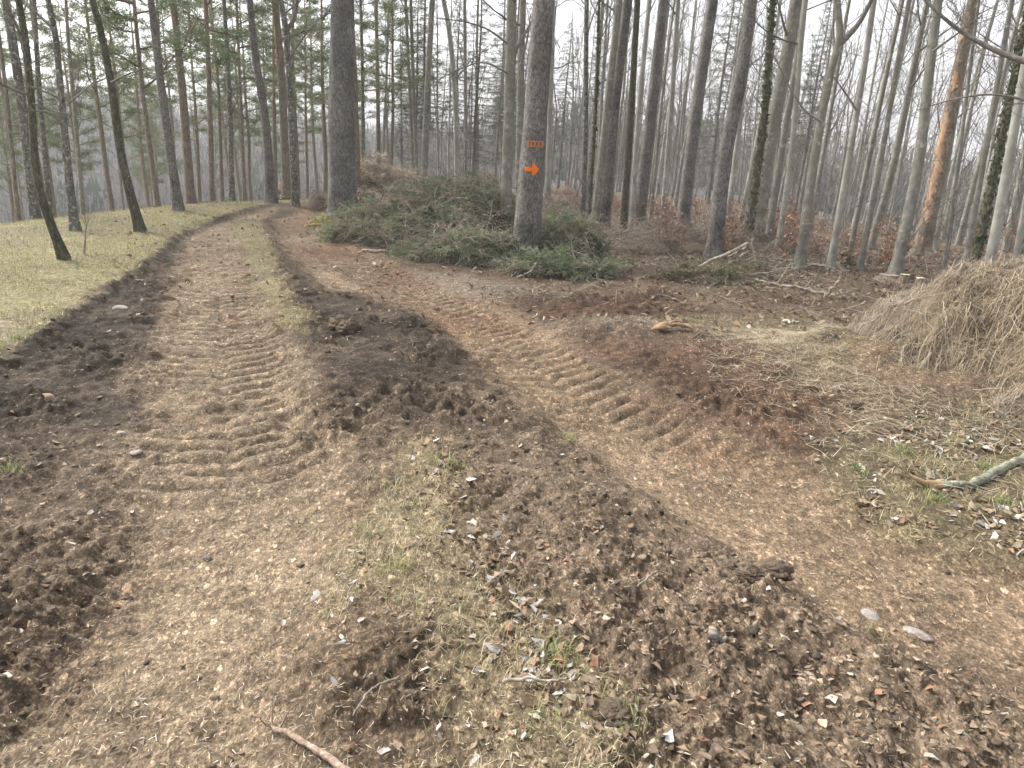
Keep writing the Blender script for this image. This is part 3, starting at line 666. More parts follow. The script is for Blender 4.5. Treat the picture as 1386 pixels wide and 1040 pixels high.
T = {}
def tr(key, kind, label, pts, ws, d=None, **k):
    cfg = dict(
        oak=('oak_tree', 'tree', M_MOSSY, 'bare', 14, .03), lich=('oak_tree', 'tree', M_PALEOAK, 'bare', 14, .06),
        spruce=('spruce_tree', 'spruce', M_SPRUCE, 'spruce', 22, .03), big=('spruce_tree', 'spruce', M_BIG, 'spruce', 24, .05),
        pine=('pine_tree', 'pine', M_PINE, 'pine', 17, .03), beech=('beech_tree', 'beech', M_BEECH, 'bare', 20, .02),
        pale=('beech_tree', 'beech', M_BEECH2, 'bare', 20, .02), brown=('spruce_tree', 'spruce', M_BROWN, 'spruce', 20, .05))[kind]
    kk = dict(mat=cfg[2], crown=cfg[3], H=cfg[4], rough=cfg[5], seed=len(T)*7+3, twigs=6); kk.update(k)
    if kk['crown'] == 'spruce' and 'ht' not in kk: kk['ht'] = 9
    T[key] = shape_trunk_tree(kind, cfg[0], label, cfg[1], None, pts, ws, d, **kk)
# left side, standing in the grass
tr('L1', 'oak', 'dark mossy tree with a curved foot, nearest one in the grass at far left', [(87,352),(63,326),(52,250),(42,135),(33,46),(25,0)], (13,9), ht=2.6, flare=.5)
tr('L2', 'lich', 'lichen-spotted grey tree behind the thin sapling in the grass', [(102,313),(92,231),(83,135),(73,38),(65,0)], (13,8), ht=2.8)
tr('L3', 'oak', 'dark leaning tree with pale lichen specks beside the bend of the left rut', [(190,314),(165,215),(148,100),(135,38),(125,0)], (14,9), ht=3.2)
tr('L4', 'spruce', 'straight grey spruce on the meadow just left of the track bend', [(242,285),(223,154),(204,0)], (14,9))
tr('L5', 'pine', 'grey-brown pine standing close behind the straight grey spruce on the meadow', [(258,273),(246,115),(234,0)], (14,8.5), ht=9)
tr('L6', 'lich', 'thick blurred grey trunk at the upper left corner behind the dark mossy tree', [(46,284),(23,96),(8,0)], (15,12), 19, H=18, ht=7)
tr('L7', 'pine', 'thin reddish pine at the left edge of the picture', [(23,287),(4,90),(-8,0)], (7,5), 19, ht=6)
tr('L9', 'lich', 'slim grey trunk between the two curved mossy trees', [(66,282),(50,77),(46,0)], (9,6), 20, ht=6)
tr('L10', 'pine', 'slender pine with green boughs between the leaning dark tree and straight spruce', [(213,274),(192,115),(181,0)], (8,5), 21, ht=2.6, H=12)
tr('L11', 'pine', 'reddish pine just right of the pair on the meadow, with low needle boughs', [(287,271),(283,115),(279,19)], (8,6), 24, ht=3.6, H=13)
tr('L12', 'lich', 'grey bare tree with many upright limbs behind the meadow', [(314,269),(308,77),(303,0)], (8,5), 25, ht=2.5, H=13)
tr('L13', 'pine', 'very thin pine with a reddish stem left of the person', [(331,269),(325,115),(320,0)], (5,3.5), 27, ht=4, H=13)
tr('L14', 'spruce', 'dark spruce at the edge of the meadow directly beside the walking person', [(367,275),(358,154),(346,77),(338,0)], (14,8))
tr('L15', 'pine', 'pale-barked pine with yellow moss at its foot right of the person', [(388,269),(379,77),(372,0)], (12,9), ht=5)
tr('L16', 'lich', 'grey forked tree standing against the pale-barked mossy pine', [(399,268),(392,115),(386,38),(380,0)], (10,7), 22, ht=3.2)
tr('B', 'big', 'very thick grey spruce beside the green brush pile, stoutest trunk of all', [(464,284),(462,150),(464,0)], (38,29), 17.2, nseg=36, twigs=3, flare=.45)
tr('B2', 'brown', 'dark trunk half hidden behind the very thick grey spruce', [(482,262),(478,120),(472,0)], (14,11), 19.5, flare=.2)
tr('C1', 'pine', 'tall orange-stemmed pine seen above the brown brushwood heap', [(513,250),(511,100),(509,0)], (6,4.5), 36, ht=5.5, H=19)
tr('C2', 'lich', 'thin dark stem closest on the right to the very thick spruce', [(491,250),(490,77),(488,0)], (5,4), 30)
tr('C4', 'beech', 'straight grey-brown beech rising behind the left end of the green brush', [(573,262),(579,115),(585,0)], (10,7), 24, ht=6)
tr('C5', 'pale', 'slightly bent pale beech behind the middle of the brush pile', [(619,262),(615,115),(604,19),(600,0)], (8,6), 25, ht=4)
tr('C6', 'beech', 'thin brown stem just right of the bent pale beech', [(631,262),(630,135),(629,0)], (5,4), 27, ht=4)
tr('C7', 'beech', 'slim twin stem, the right one, behind the brushwood heap', [(566,252),(561,154),(556,0)], (6,4), 31, ht=5)
tr('C8', 'beech', 'slim twin stem, the left one, behind the brushwood heap', [(560,252),(556,154),(549,0)], (5,4), 32, ht=5)
tr('D1', 'beech', 'smooth green-grey beech directly left of the orange-marked spruce', [(685,284),(690,115),(693,0)], (16,12), 15.5, ht=3.0)
tr('D2', 'beech', 'half hidden grey beech between the smooth beech and the orange-marked spruce', [(703,280),(706,60),(708,0)], (10,8), 18, ht=4)
tr('M', 'spruce', 'thick grey spruce with an orange painted arrow and box on its trunk', [(710,357),(722,200),(736,0)], (38,26), nseg=40, twigs=3, flare=.3)
tr('D4', 'pale', 'slim pale beech just right of the orange-marked spruce', [(742,268),(746,96),(749,0)], (8,6), 29, ht=5)
tr('E2', 'lich', 'lichened upright tree with dark twin stem beside it, right of the marked spruce', [(790,286),(792,192),(794,0)], (9,7), 19, ht=4)
tr('E3', 'oak', 'thin dark leaning stem right beside the lichened upright tree', [(798,287),(806,154),(811,0)], (5,4), 18.5, ht=3)
tr('E4', 'beech', 'mid-grey leaning beech behind the spruce at the right end of the brush', [(806,283),(821,154),(838,0)], (13,10), 18, ht=4.5)
tr('E5', 'spruce', 'grey spruce rising at the right end of the green brush pile', [(817,314),(831,154),(850,0)], (19,14), twigs=8)
tr('E6', 'oak', 'dark mossy straight trunk between two grey spruces', [(846,289),(854,154),(863,0)], (12,9), 18, H=19, ht=6)
tr('E7', 'pale', 'pale slim beech just left of the second grey spruce', [(857,291),(866,135),(879,0)], (9,7), 17.5)
tr('E8', 'spruce', 'second grey spruce right of the brush pile, brown twigs at its foot', [(863,311),(879,173),(898,0)], (21,14), twigs=10)
tr('E9', 'pale', 'pale grey beech in the gap between the second and third spruce', [(899,289),(908,154),(918,0)], (10,7), 19)
tr('E10', 'spruce', 'third grey spruce right of the brush pile, with rough scaly bark', [(923,306),(942,154),(965,0)], (22,16), twigs=14)
tr('F1', 'spruce', 'nearest spruce of the right group, lichen flecked, bent branch at its foot', [(965,350),(985,192),(1004,96),(1017,0)], (26,18), nseg=32, twigs=14)
tr('F2', 'oak', 'ivy-clad dark trunk between two thick grey trunks', [(1017,294),(1033,173),(1046,0)], (12,9), 18, H=18, ht=7)
tr('F3', 'beech', 'thick leaning grey beech with green moss at its foot', [(1024,315),(1042,192),(1065,77),(1078,0)], (25,19), nseg=28, ht=5)
tr('F4', 'beech', 'mottled beech directly right of the thick leaning one', [(1044,300),(1060,192),(1077,96),(1090,0)], (12,9), 17.5)
tr('F5', 'pale', 'pale smooth beech behind the rusty-leaved saplings', [(1058,309),(1073,192),(1086,38),(1090,0)], (10,8), 17)
tr('F6', 'beech', 'wavy green-grey beech that forks near the top of the picture', [(1090,319),(1106,192),(1125,96),(1136,50),(1133,0)], (18,10), 14.5, ht=3.3)
tr('F7', 'pale', 'slim pale beech to the right of the wavy forked beech', [(1131,323),(1151,204),(1169,96),(1183,0)], (12,9), 15, ht=4.5)
tr('F8', 'beech', 'left stem of two slim leaning beeches with moss at the foot', [(1153,326),(1178,208),(1201,96),(1222,0)], (9,6), 15.5, ht=3.5)
tr('F9', 'beech', 'right stem of two slim leaning beeches, leaning toward the thick beech', [(1170,331),(1190,231),(1213,96),(1231,0)], (10,7), 15, ht=3.5)
tr('F10', 'beech', 'stout smooth beech immediately left of the peeled trunk', [(1219,338),(1244,215),(1258,96),(1270,0)], (21,14), 14.2, nseg=26, ht=4.5)
tr('F11', 'brown', 'brown spruce with orange peeled bark patches down its trunk', [(1246,347),(1271,231),(1294,115),(1317,0)], (29,17), nseg=36, twigs=5, flare=.55)
tr('F12', 'beech', 'thin stem standing just right of the peeled trunk', [(1282,345),(1301,192),(1325,0)], (6,5), 17)
tr('F13', 'beech', 'slim beech left of the ivy-covered leaning tree by the hay heap', [(1313,342),(1336,192),(1370,0)], (11,8), 15)
tr('F14', 'oak', 'ivy-covered dark leaning tree behind the hay heap', [(1324,345),(1351,211),(1378,77),(1394,0)], (15,11), 14, H=17, ht=5)
tr('F15', 'pale', 'thick pale beech behind the hay heap near the right edge', [(1344,352),(1363,231),(1386,100),(1404,0)], (19,14), 13.5, nseg=26)
tr('F16', 'pale', 'pale beech at the right edge, outermost behind the hay heap', [(1377,356),(1396,230),(1430,0)], (12,9), 14.5)
tr('F17', 'beech', 'grey beech just outside the right edge with a long limb reaching in', [(1432,380),(1450,230),(1490,0)], (24,18), 11, ht=6)

def px3(pts, dist):               # polyline through pixels on an upright plane at a distance
    out = []
    for p in pts:
        px, py, dd = (p+(dist,))[:3]
        v = ray(px, py); out.append(np.array([0, 0, CAMH])+v*dd/np.hypot(v[0], v[1]))
    return np.array(out)
def limb(key, pts, dist, w0, w1, name='limb', lev=1, seed=0, mat=None, nsub=5):
    e, C, R_, s, b = T[key]; P = px3(pts, dist)-b; rng = np.random.default_rng(seed); P = smooth_path(P, 14)
    g = G(); V, F = tube(P, np.linspace(w0, w1, 14)/2/FPX*dist, 6); g.add(V, F)
    L = np.linalg.norm(P[-1]-P[0])
    for k_ in range(nsub):
        i = rng.integers(3, 13); ax = P[i]-P[i-1]; ax /= np.linalg.norm(ax); v = rng.normal(0, 1, 3)
        twigtree(g, P[i], ax+v*.6, L*rng.uniform(.15, .4), .006, rng, 1, (4,), .2, 4, .15, .0025)
    link(name, g.mesh(name, mat or M_TWIG), e)
limb('F17', [(1470,110),(1420,90),(1386,83),(1332,61),(1294,38),(1251,0)], 10.6, 8, 3, seed=1, nsub=8)
limb('F17', [(1462,180),(1400,140),(1340,128),(1290,135),(1240,150)], 10.6, 4, 1, seed=2, nsub=7)
limb('F6', [(1137,60),(1160,35),(1185,-10)], 14.5, 7, 4, seed=3)
limb('F6', [(1112,165),(1090,150),(1070,120),(1050,80)], 14.3, 3, 1, seed=4)
limb('F7', [(1160,150),(1140,120),(1120,95)], 14.8, 3, 1, seed=5)
limb('L1', [(34,60),(20,30),(8,0)], 8.6, 4, 2, seed=6)
limb('L1', [(42,130),(10,118),(-30,95)], 8.6, 3.5, 2, seed=7, nsub=4)
limb('L1', [(43,140),(70,150),(110,160)], 8.6, 2.5, 1, seed=8, nsub=4)
limb('L2', [(84,135),(62,125),(40,118),(20,120)], 10.6, 3, 1, seed=9)
limb('L2', [(90,175),(82,165),(70,155),(30,150)], 10.6, 4, 1.5, seed=10)
limb('L2', [(92,140),(115,122),(138,100)], 10.6, 2.5, 1, seed=11)
limb('L2', [(73,40),(50,18),(40,0)], 10.6, 3, 1.5, seed=12)
limb('L16', [(387,42),(396,30),(403,0)], 22, 6, 4, seed=13)
limb('D1', [(688,60),(660,40),(630,30),(590,25)], 15.3, 3, 1, seed=14, nsub=9)
limb('D1', [(688,100),(655,85),(620,95),(590,110)], 15.3, 2.5, 1, seed=15, nsub=9)
limb('D2', [(704,90),(712,60),(718,20)], 17.8, 3, 1.5, seed=16)
limb('F10', [(1262,70),(1290,50),(1330,20)], 14, 3, 1, seed=17)
limb('L3', [(150,112),(175,100),(200,92)], 10.2, 2.5, 1, seed=18)

# painted mark on the marked spruce, following the bark
def paint(key, loops, mat, name, off=.004):
    e, C, R_, s, b = T[key]; g = G(); h2 = np.hypot(b[0], b[1]); nx, ny = -b[0]/h2, -b[1]/h2     # towards the path
    for (px0, py0, px1, py1, shape) in loops:
        pass
e, C, R_, s, b = T['M']
def to_bark(px, py, off=.006):
    o = np.array([0, 0, CAMH])-b; v = ray(px, py)
    best = None
    for t in np.linspace(np.hypot(b[0], b[1])*.9, np.hypot(b[0], b[1])*1.08, 900):
        p = o+v*t; c = np.array([np.interp(p[2], C[:, 2], C[:, 0]), np.interp(p[2], C[:, 2], C[:, 1])]); r = np.interp(p[2], C[:, 2], R_)*1.06
        if np.hypot(*(p[:2]-c)) < r+off: return p
    return None
def decal(poly_px, mat, name, parent, step=.7):
    P = np.array(poly_px, float); x0, y0 = P.min(0); x1, y1 = P.max(0); nx = max(3, int((x1-x0)/step)); ny = max(3, int((y1-y0)/step))
    g = G(); cache = {}; V = []; F = []
    def vid(i, j):
        if (i, j) not in cache:
            q = to_bark(x0+(x1-x0)*i/nx, y0+(y1-y0)*j/ny)
            if q is None: cache[(i, j)] = -1
            else: V.append(q); cache[(i, j)] = len(V)-1
        return cache[(i, j)]
    XX, YY = np.meshgrid(x0+(x1-x0)*(np.arange(nx)+.5)/nx, y0+(y1-y0)*(np.arange(ny)+.5)/ny)
    ins = sdf(XX, YY, P+RNG.normal(0, .12, P.shape)) < 0
    for j in range(ny):
        for i in range(nx):
            if ins[j, i]:
                q = [vid(i, j), vid(i, j+1), vid(i+1, j+1), vid(i+1, j)]
                if min(q) >= 0: F.append(q)
    if F: g.add(V, np.array(F)); return link(name, g.mesh(name, mat), parent)
decal([(709.3,226.8),(711.5,225.8),(720.2,226.6),(720.6,221.5),(722.5,221),(726,225),(729.5,229.8),(726,235),(722,238),(719.8,237),(720.4,232.2),(712,231.8),(710.5,232)], M_PAINT, 'painted_arrow', e, .35)
mk = [((713.5,190.3),(736,191.2),(736,193.2),(713.5,192.3)), ((713,196.9),(736,198),(736,199.8),(713,199.2)), ((733.2,192),(736.3,192),(736.3,199),(733.2,199)), ((713.2,191),(716,191),(716,198.5),(713.2,198.5)),
      ((717.5,193),(720.5,193),(720.5,197.5),(717.5,197.5)), ((722.5,192.8),(725.5,193),(725.5,197),(722.5,197)), ((727.5,193),(731,193.2),(731,197.3),(727.5,197))]
for q in mk[:2]: decal(q, M_PAINT2, 'painted_box_bar', e, .35)
for q in mk[2:4]: decal(q, M_PAINT2, 'painted_box_side', e, .35)
for q in mk[4:]: decal(q, M_PAINT2, 'painted_stroke', e, .35)

# peeled wood on the brown spruce
def ring_patch(key, zf0, zf1, a0, a1, mat, name, seed, off=1.02):
    e, C, R_, s, b = T[key]; rng = np.random.default_rng(seed)
    h2 = math.atan2(-b[1], -b[0]); nz, na = 90, 14; V = []; 
    for i in range(nz):
        z = zf0+(zf1-zf0)*i/(nz-1); c = [np.interp(z, C[:, 2], C[:, k]) for k in (0, 1)]; r = np.interp(z, C[:, 2], R_)*off+.012
        t = i/(nz-1); m = min(1, 6*t, 5*(1-t))**.6+.001; jl, jr = [float(.7*fbm(np.array([z]), np.array([seed*q_]), 3.0, 3, 2, .6)[0]+.5*fbm(np.array([z]), np.array([seed*q_]), 16, 3, 4, .7)[0]) for q_ in (1., 3.3)]
        mid = (a0+a1)/2; A0 = mid+(a0-mid+jl)*m; A1 = mid+(a1-mid+jr)*m
        for j in range(na):
            a = h2+A0+(A1-A0)*j/(na-1); q = 1-.10*(abs(2*j/(na-1)-1)**6); V.append((c[0]+r*q*math.cos(a), c[1]+r*q*math.sin(a), z))
    F = [(i*na+j, i*na+j+1, (i+1)*na+j+1, (i+1)*na+j) for i in range(nz-1) for j in range(na-1)]
    g = G(); g.add(V, np.array(F)); return link(name, g.mesh(name, mat), e)
bF = T['F11'][4]
def zat(key, px, py): b = T[key][4]; return on_plane(px, py, b)[2]-b[2]
ring_patch('F11', zat('F11',1250,302), zat('F11',1272,205), -.85, .45, M_PEEL, 'peeled_patch', 3, 1.035)
ring_patch('F11', zat('F11',1270,216), zat('F11',1286,152), -1.2, .35, M_PEEL, 'peeled_patch', 5, 1.035)
ring_patch('F11', zat('F11',1290,125), zat('F11',1295,96), -.8, .1, M_PEEL, 'peeled_patch', 7, 1.06)
ring_patch('F11', zat('F11',1305,60), zat('F11',1309,38), -.9, -.3, M_PEEL, 'peeled_patch', 9, 1.06)

# ivy / moss parts
def ivy(key, h1, n, seed, dens=1.25):
    e, C, R_, s, b = T[key]; r = np.random.default_rng(seed); h = r.uniform(0, h1, n); a = r.uniform(0, 2*np.pi, n)
    R2 = np.interp(h, s, R_)*r.uniform(1.0, dens, n)+.02*r.random(n)
    x = np.interp(h, s, C[:, 0])+R2*np.cos(a); y = np.interp(h, s, C[:, 1])+R2*np.sin(a)
    me = leaves('ivy', x, y, r, .05, .09, [(.08,.10,.045), (.12,.13,.06), (.17,.16,.09)], [3, 2, 1], 1.1, .02, zf=h, asp=.9); me.materials.clear(); me.materials.append(M_NEEDLE); link('ivy', me, e)
ivy('F2', 9, 1300, 1, 1.12); ivy('F14', 8, 900, 2, 1.1); ivy('E3', 5, 300, 3, 1.1)
def moss(key, n, rad, seed, cols, hh=.12, side=None, nm='moss'):
    e, C, R_, s, b = T[key]; r = np.random.default_rng(seed); a = r.uniform(0, 2*np.pi, n) if side is None else side+r.normal(0, .7, n)
    q = R_[0]*1.25+rad*np.abs(r.normal(0, .5, n)); x = q*np.cos(a); y = q*np.sin(a); z = GZ(x+b[0], y+b[1])-b[2]+hh*np.exp(-(q-R_[0])/.2)*r.random(n)
    link(nm, lumps(x, y, z, r, .02, .07, cols, .7).mesh(nm, M_MOSS), e)
YM = [(.34,.26,.03), (.25,.22,.04), (.42,.32,.05)]; GM = [(.13,.15,.04), (.2,.21,.05)]
moss('B', 240, .38, 1, YM, .3, side=math.radians(-128)); moss('L15', 40, .2, 2, [(.17,.15,.04), (.22,.19,.05)], .2, side=math.radians(-70)); moss('F3', 120, .2, 3, GM, .2); moss('F8', 22, .10, 4, [(.12,.12,.06), (.2,.16,.07)], .3)
moss('M', 60, .1, 5, [(.2,.2,.12), (.25,.23,.15)], .1)

# ------------------------------------------------------------ trees in the depth of the wood: a few kinds, copied
def proto(kind, seed, H, r0, lean=.02):
    rng = np.random.default_rng(seed); n = 7
    P = np.zeros((n, 3)); P[:, 2] = np.linspace(0, H, n); P[1:, 0] = np.cumsum(rng.normal(0, lean*H/6, n-1)); P[1:, 1] = np.cumsum(rng.normal(0, lean*H/6, n-1))
    rad = r0*(1-.85*np.linspace(0, 1, n)**1.2)
    mat = {'beech': M_BEECH, 'pale': M_BEECH2, 'pine': M_PINE, 'spruce': M_SPRUCE}[kind]
    tg, C, R_, s = trunk_mesh(P, rad, 'trunk', mat, seed, 9, 6, .3, .03)
    me = [('trunk', tg.mesh('trunk', mat))]
    if kind in ('beech', 'pale'):
        g = bare_crown(C, R_, s, rng, rng.uniform(2.5, 5), H-.4, 18, (.9, 2.8), .6, 2, (.35, 1.15), .005, (5, 3)); me.append(('crown', g.mesh('crown', M_TWIG)))
    elif kind == 'pine':
        me.append(('crown', pine_crown(C, R_, s, rng, H*rng.uniform(.3, .45), H-.2, 34, (1.0, 2.6)).mesh('crown', M_NEEDLE, False)))
    else:
        me.append(('crown', spruce_crown(C, R_, s, rng, H*rng.uniform(.12, .35), H-.2, 100, 2.5).mesh('crown', M_NEEDLE, False)))
    return me
PB = [proto('beech', 900+i, 13+i % 4, .065+.02*(i % 3)) for i in range(6)]; PP_ = [proto('pale', 920+i, 14, .07+.02*i) for i in range(3)]
PN = [proto('pine', 940+i, 12+i, .10+.012*i) for i in range(4)]; PS = [proto('spruce', 960+i, 13+i, .12) for i in range(3)]
def place(pr, x, y, sc, name, label, cat, group, rng, lean=(0, 0)):
    z = float(terrain(x, y))-.05
    e = link(name, None, None, (x, y, z)); tag(e, label, cat, group); e.rotation_euler = (lean[0], lean[1], rng.uniform(0, 6.28)); e.scale = (sc, sc, sc)
    par = e
    for nm, me in pr:
        o = link(nm, me, par)
rng = np.random.default_rng(77); used = [T[k][4][:2] for k in T]
def free(x, y, md):
    return all((x-q[0])**2+(y-q[1])**2 > md*md for q in used)
def fill(n, azr, dr, kinds, md, fn):
    c = 0; tries = 0
    while c < n and tries < n*60:
        tries += 1; a = math.radians(rng.uniform(*azr)); u = rng.random(); d = math.sqrt(dr[0]**2+(dr[1]**2-dr[0]**2)*u**1.15)
        x, y = d*math.sin(a), d*math.cos(a)
        if not free(x, y, md): continue
        used.append(np.array([x, y])); fn(x, y, d); c += 1
def f_b(x, y, d):
    k = rng.integers(0, 9); pale = k > 5; pr = PP_[k-6] if pale else PB[k]
    far = d > 38
    place(pr, x, y, rng.uniform(.75, 1.2), 'beech_tree', ('slim bare beech deep in the hazy wood' if far else 'slim bare beech in the middle distance of the wood'), 'beech', 'far beeches of the wood' if far else 'middle beeches of the wood', rng, (rng.normal(0, .025), rng.normal(0, .025)))
def f_p(x, y, d): place(PN[rng.integers(0, 4)], x, y, rng.uniform(.7, 1.1), 'pine_tree', 'green-crowned pine growing beyond the edge of the meadow', 'pine', 'pines beyond the meadow', rng, (rng.normal(0, .02), rng.normal(0, .02)))
def f_p2(k, b, sc): place(PN[k], b[0], b[1], sc, 'pine_tree', 'green-crowned pine growing beyond the edge of the meadow', 'pine', 'pines beyond the meadow', rng)
def f_s(x, y, d): place(PS[rng.integers(0, 3)], x, y, rng.uniform(.6, 1.1), 'spruce_tree', 'dark green spruce standing among the bare trunks behind the brush', 'spruce', 'spruces behind the brush pile', rng)
def f_v(x, y, d): place(PB[rng.integers(0, 6)], x, y, rng.uniform(.55, .9), 'beech_tree', 'thin bare tree on the slope falling away beyond the meadow', 'tree', 'bare trees on the slope beyond the meadow', rng, (rng.normal(0, .04), rng.normal(0, .04)))
for px, d, k, sc in [(575, 34, 0, .8), (560, 41, 1, .8), (640, 30, 2, .62), (668, 36, 0, .75), (612, 47, 1, .9), (690, 44, 2, .9), (545, 52, 0, .9), (1080, 40, 1, .75), (960, 42, 2, .85), (1020, 50, 0, .9)]:
    b = base_of(px, 262, d); used.append(b[:2]); place(PS[k], b[0], b[1], sc, 'spruce_tree', 'dark green spruce standing among the bare trunks behind the brush', 'spruce', 'spruces behind the brush pile', rng)
for px, d, k, sc in [(530, 30, 0, .8), (150, 27, 1, .75), (175, 33, 2, .75), (235, 30, 3, .7), (110, 38, 0, .85), (300, 33, 1, .8), (440, 34, 2, .85), (60, 30, 3, .65), (340, 38, 0, .9), (415, 42, 1, .9), (270, 40, 2, .85), (200, 46, 3, .9), (20, 36, 2, .8)]:
    b = base_of(px, 262, d); used.append(b[:2]); f_p2(k, b, sc)
fill(14, (-40, -12), (30, 60), 'p', 2.2, f_p)
fill(18, (-42, -10), (22, 60), 'v', 1.2, f_v)
fill(8, (-13, 0), (44, 75), 's', 2.5, f_s); fill(6, (0, 22), (50, 75), 's', 2.5, f_s)
fill(100, (-9, 42), (20, 62), 'b', 1.1, f_b)
fill(5, (-13, -3), (30, 60), 'b', 1.1, f_b)

# very far part of the wood, one mass
def far_wood():
    g = G(); r = np.random.default_rng(5); n = 300
    for i in range(n):
        a = math.radians(r.uniform(-9, 44)); d = r.uniform(58, 130); x, y = d*math.sin(a), d*math.cos(a); z = float(terrain(x, y)); H = r.uniform(10, 16)
        P = np.array([[x, y, z-.2], [x+r.normal(0, .3), y, z+H*.5], [x+r.normal(0, .8), y+r.normal(0, .5), z+H]]); V, F = tube(P, [.085, .06, .02], 4); g.add(V, F)
        for k in range(12):
            h = r.uniform(.2, .95)*H; q = np.array([x, y, z+h]); b_ = r.uniform(0, 6.28); L = r.uniform(.8, 2.6)
            q2 = q+np.array([math.cos(b_)*L, math.sin(b_)*L, L*r.uniform(.3, 1.1)]); V, F = tube([q, (q+q2)/2+r.normal(0, .1, 3), q2], [.03, .022, .012], 3); g.add(V, F)
            for m in range(2):
                q3 = (q+q2)/2+r.normal(0, .2, 3); q4 = q3+r.normal(0, .6, 3)+np.array([0, 0, .4]); V, F = tube([q3, (q3+q4)/2, q4], [.014, .012, .008], 3); g.add(V, F)
    return g
tag(link('distant_wood', far_wood().mesh('distant_wood', M_TWIG)), 'dense grey mass of bare trunks at the back of the wood', 'forest', kind='stuff')
def hill_wood():
    g = G(); r = np.random.default_rng(6); n = 7000
    a = np.radians(r.uniform(-46, 46, n)); d = r.uniform(105, 330, n); x = d*np.sin(a); y = d*np.cos(a); z = terrain(x, y)
    H = r.uniform(6, 13, n); con = r.random(n) < .18
    m = 26
    Q = np.stack([x, y, z], 1)[:, None]+np.stack([r.normal(0, 1.3, (n, m)), r.normal(0, 1.3, (n, m)), r.uniform(.15, 1, (n, m))*H[:, None]], -1)
    t_ = r.normal(0, 1, (n, m, 3))*.35; t_[..., 2] = np.abs(t_[..., 2])*3+.8; s_ = np.cross(t_, r.normal(0, 1, (n, m, 3))); s_ /= np.linalg.norm(s_, axis=2)[..., None]; wd = np.where(con, .45, .16)[:, None, None]
    V = np.stack([Q-s_*wd, Q+s_*wd, Q+t_], 2).reshape(-1, 3)
    c = np.where(con[:, None], np.array([[.06,.075,.045]]), np.array([[.15,.135,.12]]))*r.uniform(.7, 1.3, (n, 1))
    g.add(V, np.arange(n*m*3).reshape(-1, 3), np.repeat(c, m*3, 0)); return g
tag(link('hillside_wood', hill_wood().mesh('hillside_wood', M_NEEDLE, False)), 'blue-grey bare woodland covering the far hillside across the valley', 'forest', kind='stuff')

# ------------------------------------------------------------ brush piles
def heap_h(x, y, hs):
    z = np.zeros_like(x)
    for (cx, cy, rx, ry, h) in hs: z = np.maximum(z, h*np.clip(1-((x-cx)/rx)**2-((y-cy)/ry)**2, 0, 1)**.6)
    return z
def hc(px, py, rx, ry, h): c = gp(px, py); return (c[0], c[1], rx, ry, h)
def spray_field(hs, n, rng, L=(.5, 1.1), pal=None, bare=.1):
    gn = G(); gb = G()
    for i in range(n):
        h_ = hs[rng.choice(len(hs), p=np.array([q[2]*q[3] for q in hs])/sum(q[2]*q[3] for q in hs))]
        a = rng.uniform(0, 2*np.pi); rr = math.sqrt(rng.random())*1.02; x = h_[0]+h_[2]*rr*math.cos(a); y = h_[1]+h_[3]*rr*math.sin(a)
        z = float(heap_h(np.array([x]), np.array([y]), hs)[0])*rng.uniform(.55, 1.12)+float(terrain(x, y)); l = rng.uniform(*L)
        yaw = rng.uniform(0, 2*np.pi); dn = np.array([math.cos(yaw), math.sin(yaw), rng.normal(.1, .5)]); dn /= np.linalg.norm(dn); side = np.cross(dn, [0, 0, 1]); side /= np.linalg.norm(side); up = np.cross(side, dn)
        k = 6; P = np.array([np.array([x, y, z+.03])+dn*l*(t-.4)+np.array([0, 0, -.35*l*(t-.4)**2*2]) for t in np.linspace(0, 1, k)])
        V, F = tube(P, np.linspace(.006, .002, k), 3); gb.add(V, F)
        if rng.random() < bare: continue
        m = int(11*l/.6); c = np.array(pal[rng.integers(0, len(pal))])*rng.uniform(.65, 1.3)
        t = rng.uniform(.12, 1, m); sg = np.where(np.arange(m) % 2 == 0, 1, -1); tl = (1-t*.7)*.28*l+.04
        i0 = np.minimum((t*(k-1)).astype(int), k-2); st = P[i0]+(P[i0+1]-P[i0])*(t*(k-1)-i0)[:, None]
        td = dn[None]*.75+side[None]*sg[:, None]+up[None]*rng.normal(0, .3, m)[:, None]; td /= np.linalg.norm(td, axis=1)[:, None]; en = st+td*tl[:, None]
        nn = 13; u = rng.random((m, nn)); Q = st[:, None]+(en-st)[:, None]*u[..., None]
        nd = td[:, None]*.6+rng.normal(0, .6, (m, nn, 3)); nd /= np.linalg.norm(nd, axis=2)[..., None]; sd_ = np.cross(nd, rng.normal(0, 1, (m, nn, 3))); sd_ /= np.linalg.norm(sd_, axis=2)[..., None]
        V = np.stack([Q-sd_*.0058, Q+sd_*.0058, Q+nd*rng.uniform(.035, .08, (m, nn, 1))], 2).reshape(-1, 3)
        cc = np.repeat(c[None]*rng.uniform(.8, 1.2, (m*nn, 1)), 3, 0); gn.add(V, np.arange(len(V)).reshape(-1, 3), cc)
    for i in range(n//9):                      # bare limbs with paler wood, sticking out of the heap
        h_ = hs[rng.integers(0, len(hs))]; a = rng.uniform(0, 2*np.pi); rr = .9*math.sqrt(rng.random()); x = h_[0]+h_[2]*rr*math.cos(a); y = h_[1]+h_[3]*rr*math.sin(a)
        z = float(heap_h(np.array([x]), np.array([y]), hs)[0])*.9+float(terrain(x, y)); b_ = rng.uniform(0, 6.28)
        twigtree(gb, np.array([x, y, z]), np.array([math.cos(b_), math.sin(b_), rng.uniform(-.2, .5)]), rng.uniform(.4, 1.2), rng.uniform(.005, .011), rng, 1, (4,), -.1, 5, .22, .0025)
    return gn, gb
GREEN = [(.16,.20,.11), (.20,.235,.135), (.11,.15,.08), (.26,.275,.18), (.20,.205,.15), (.30,.25,.18)]
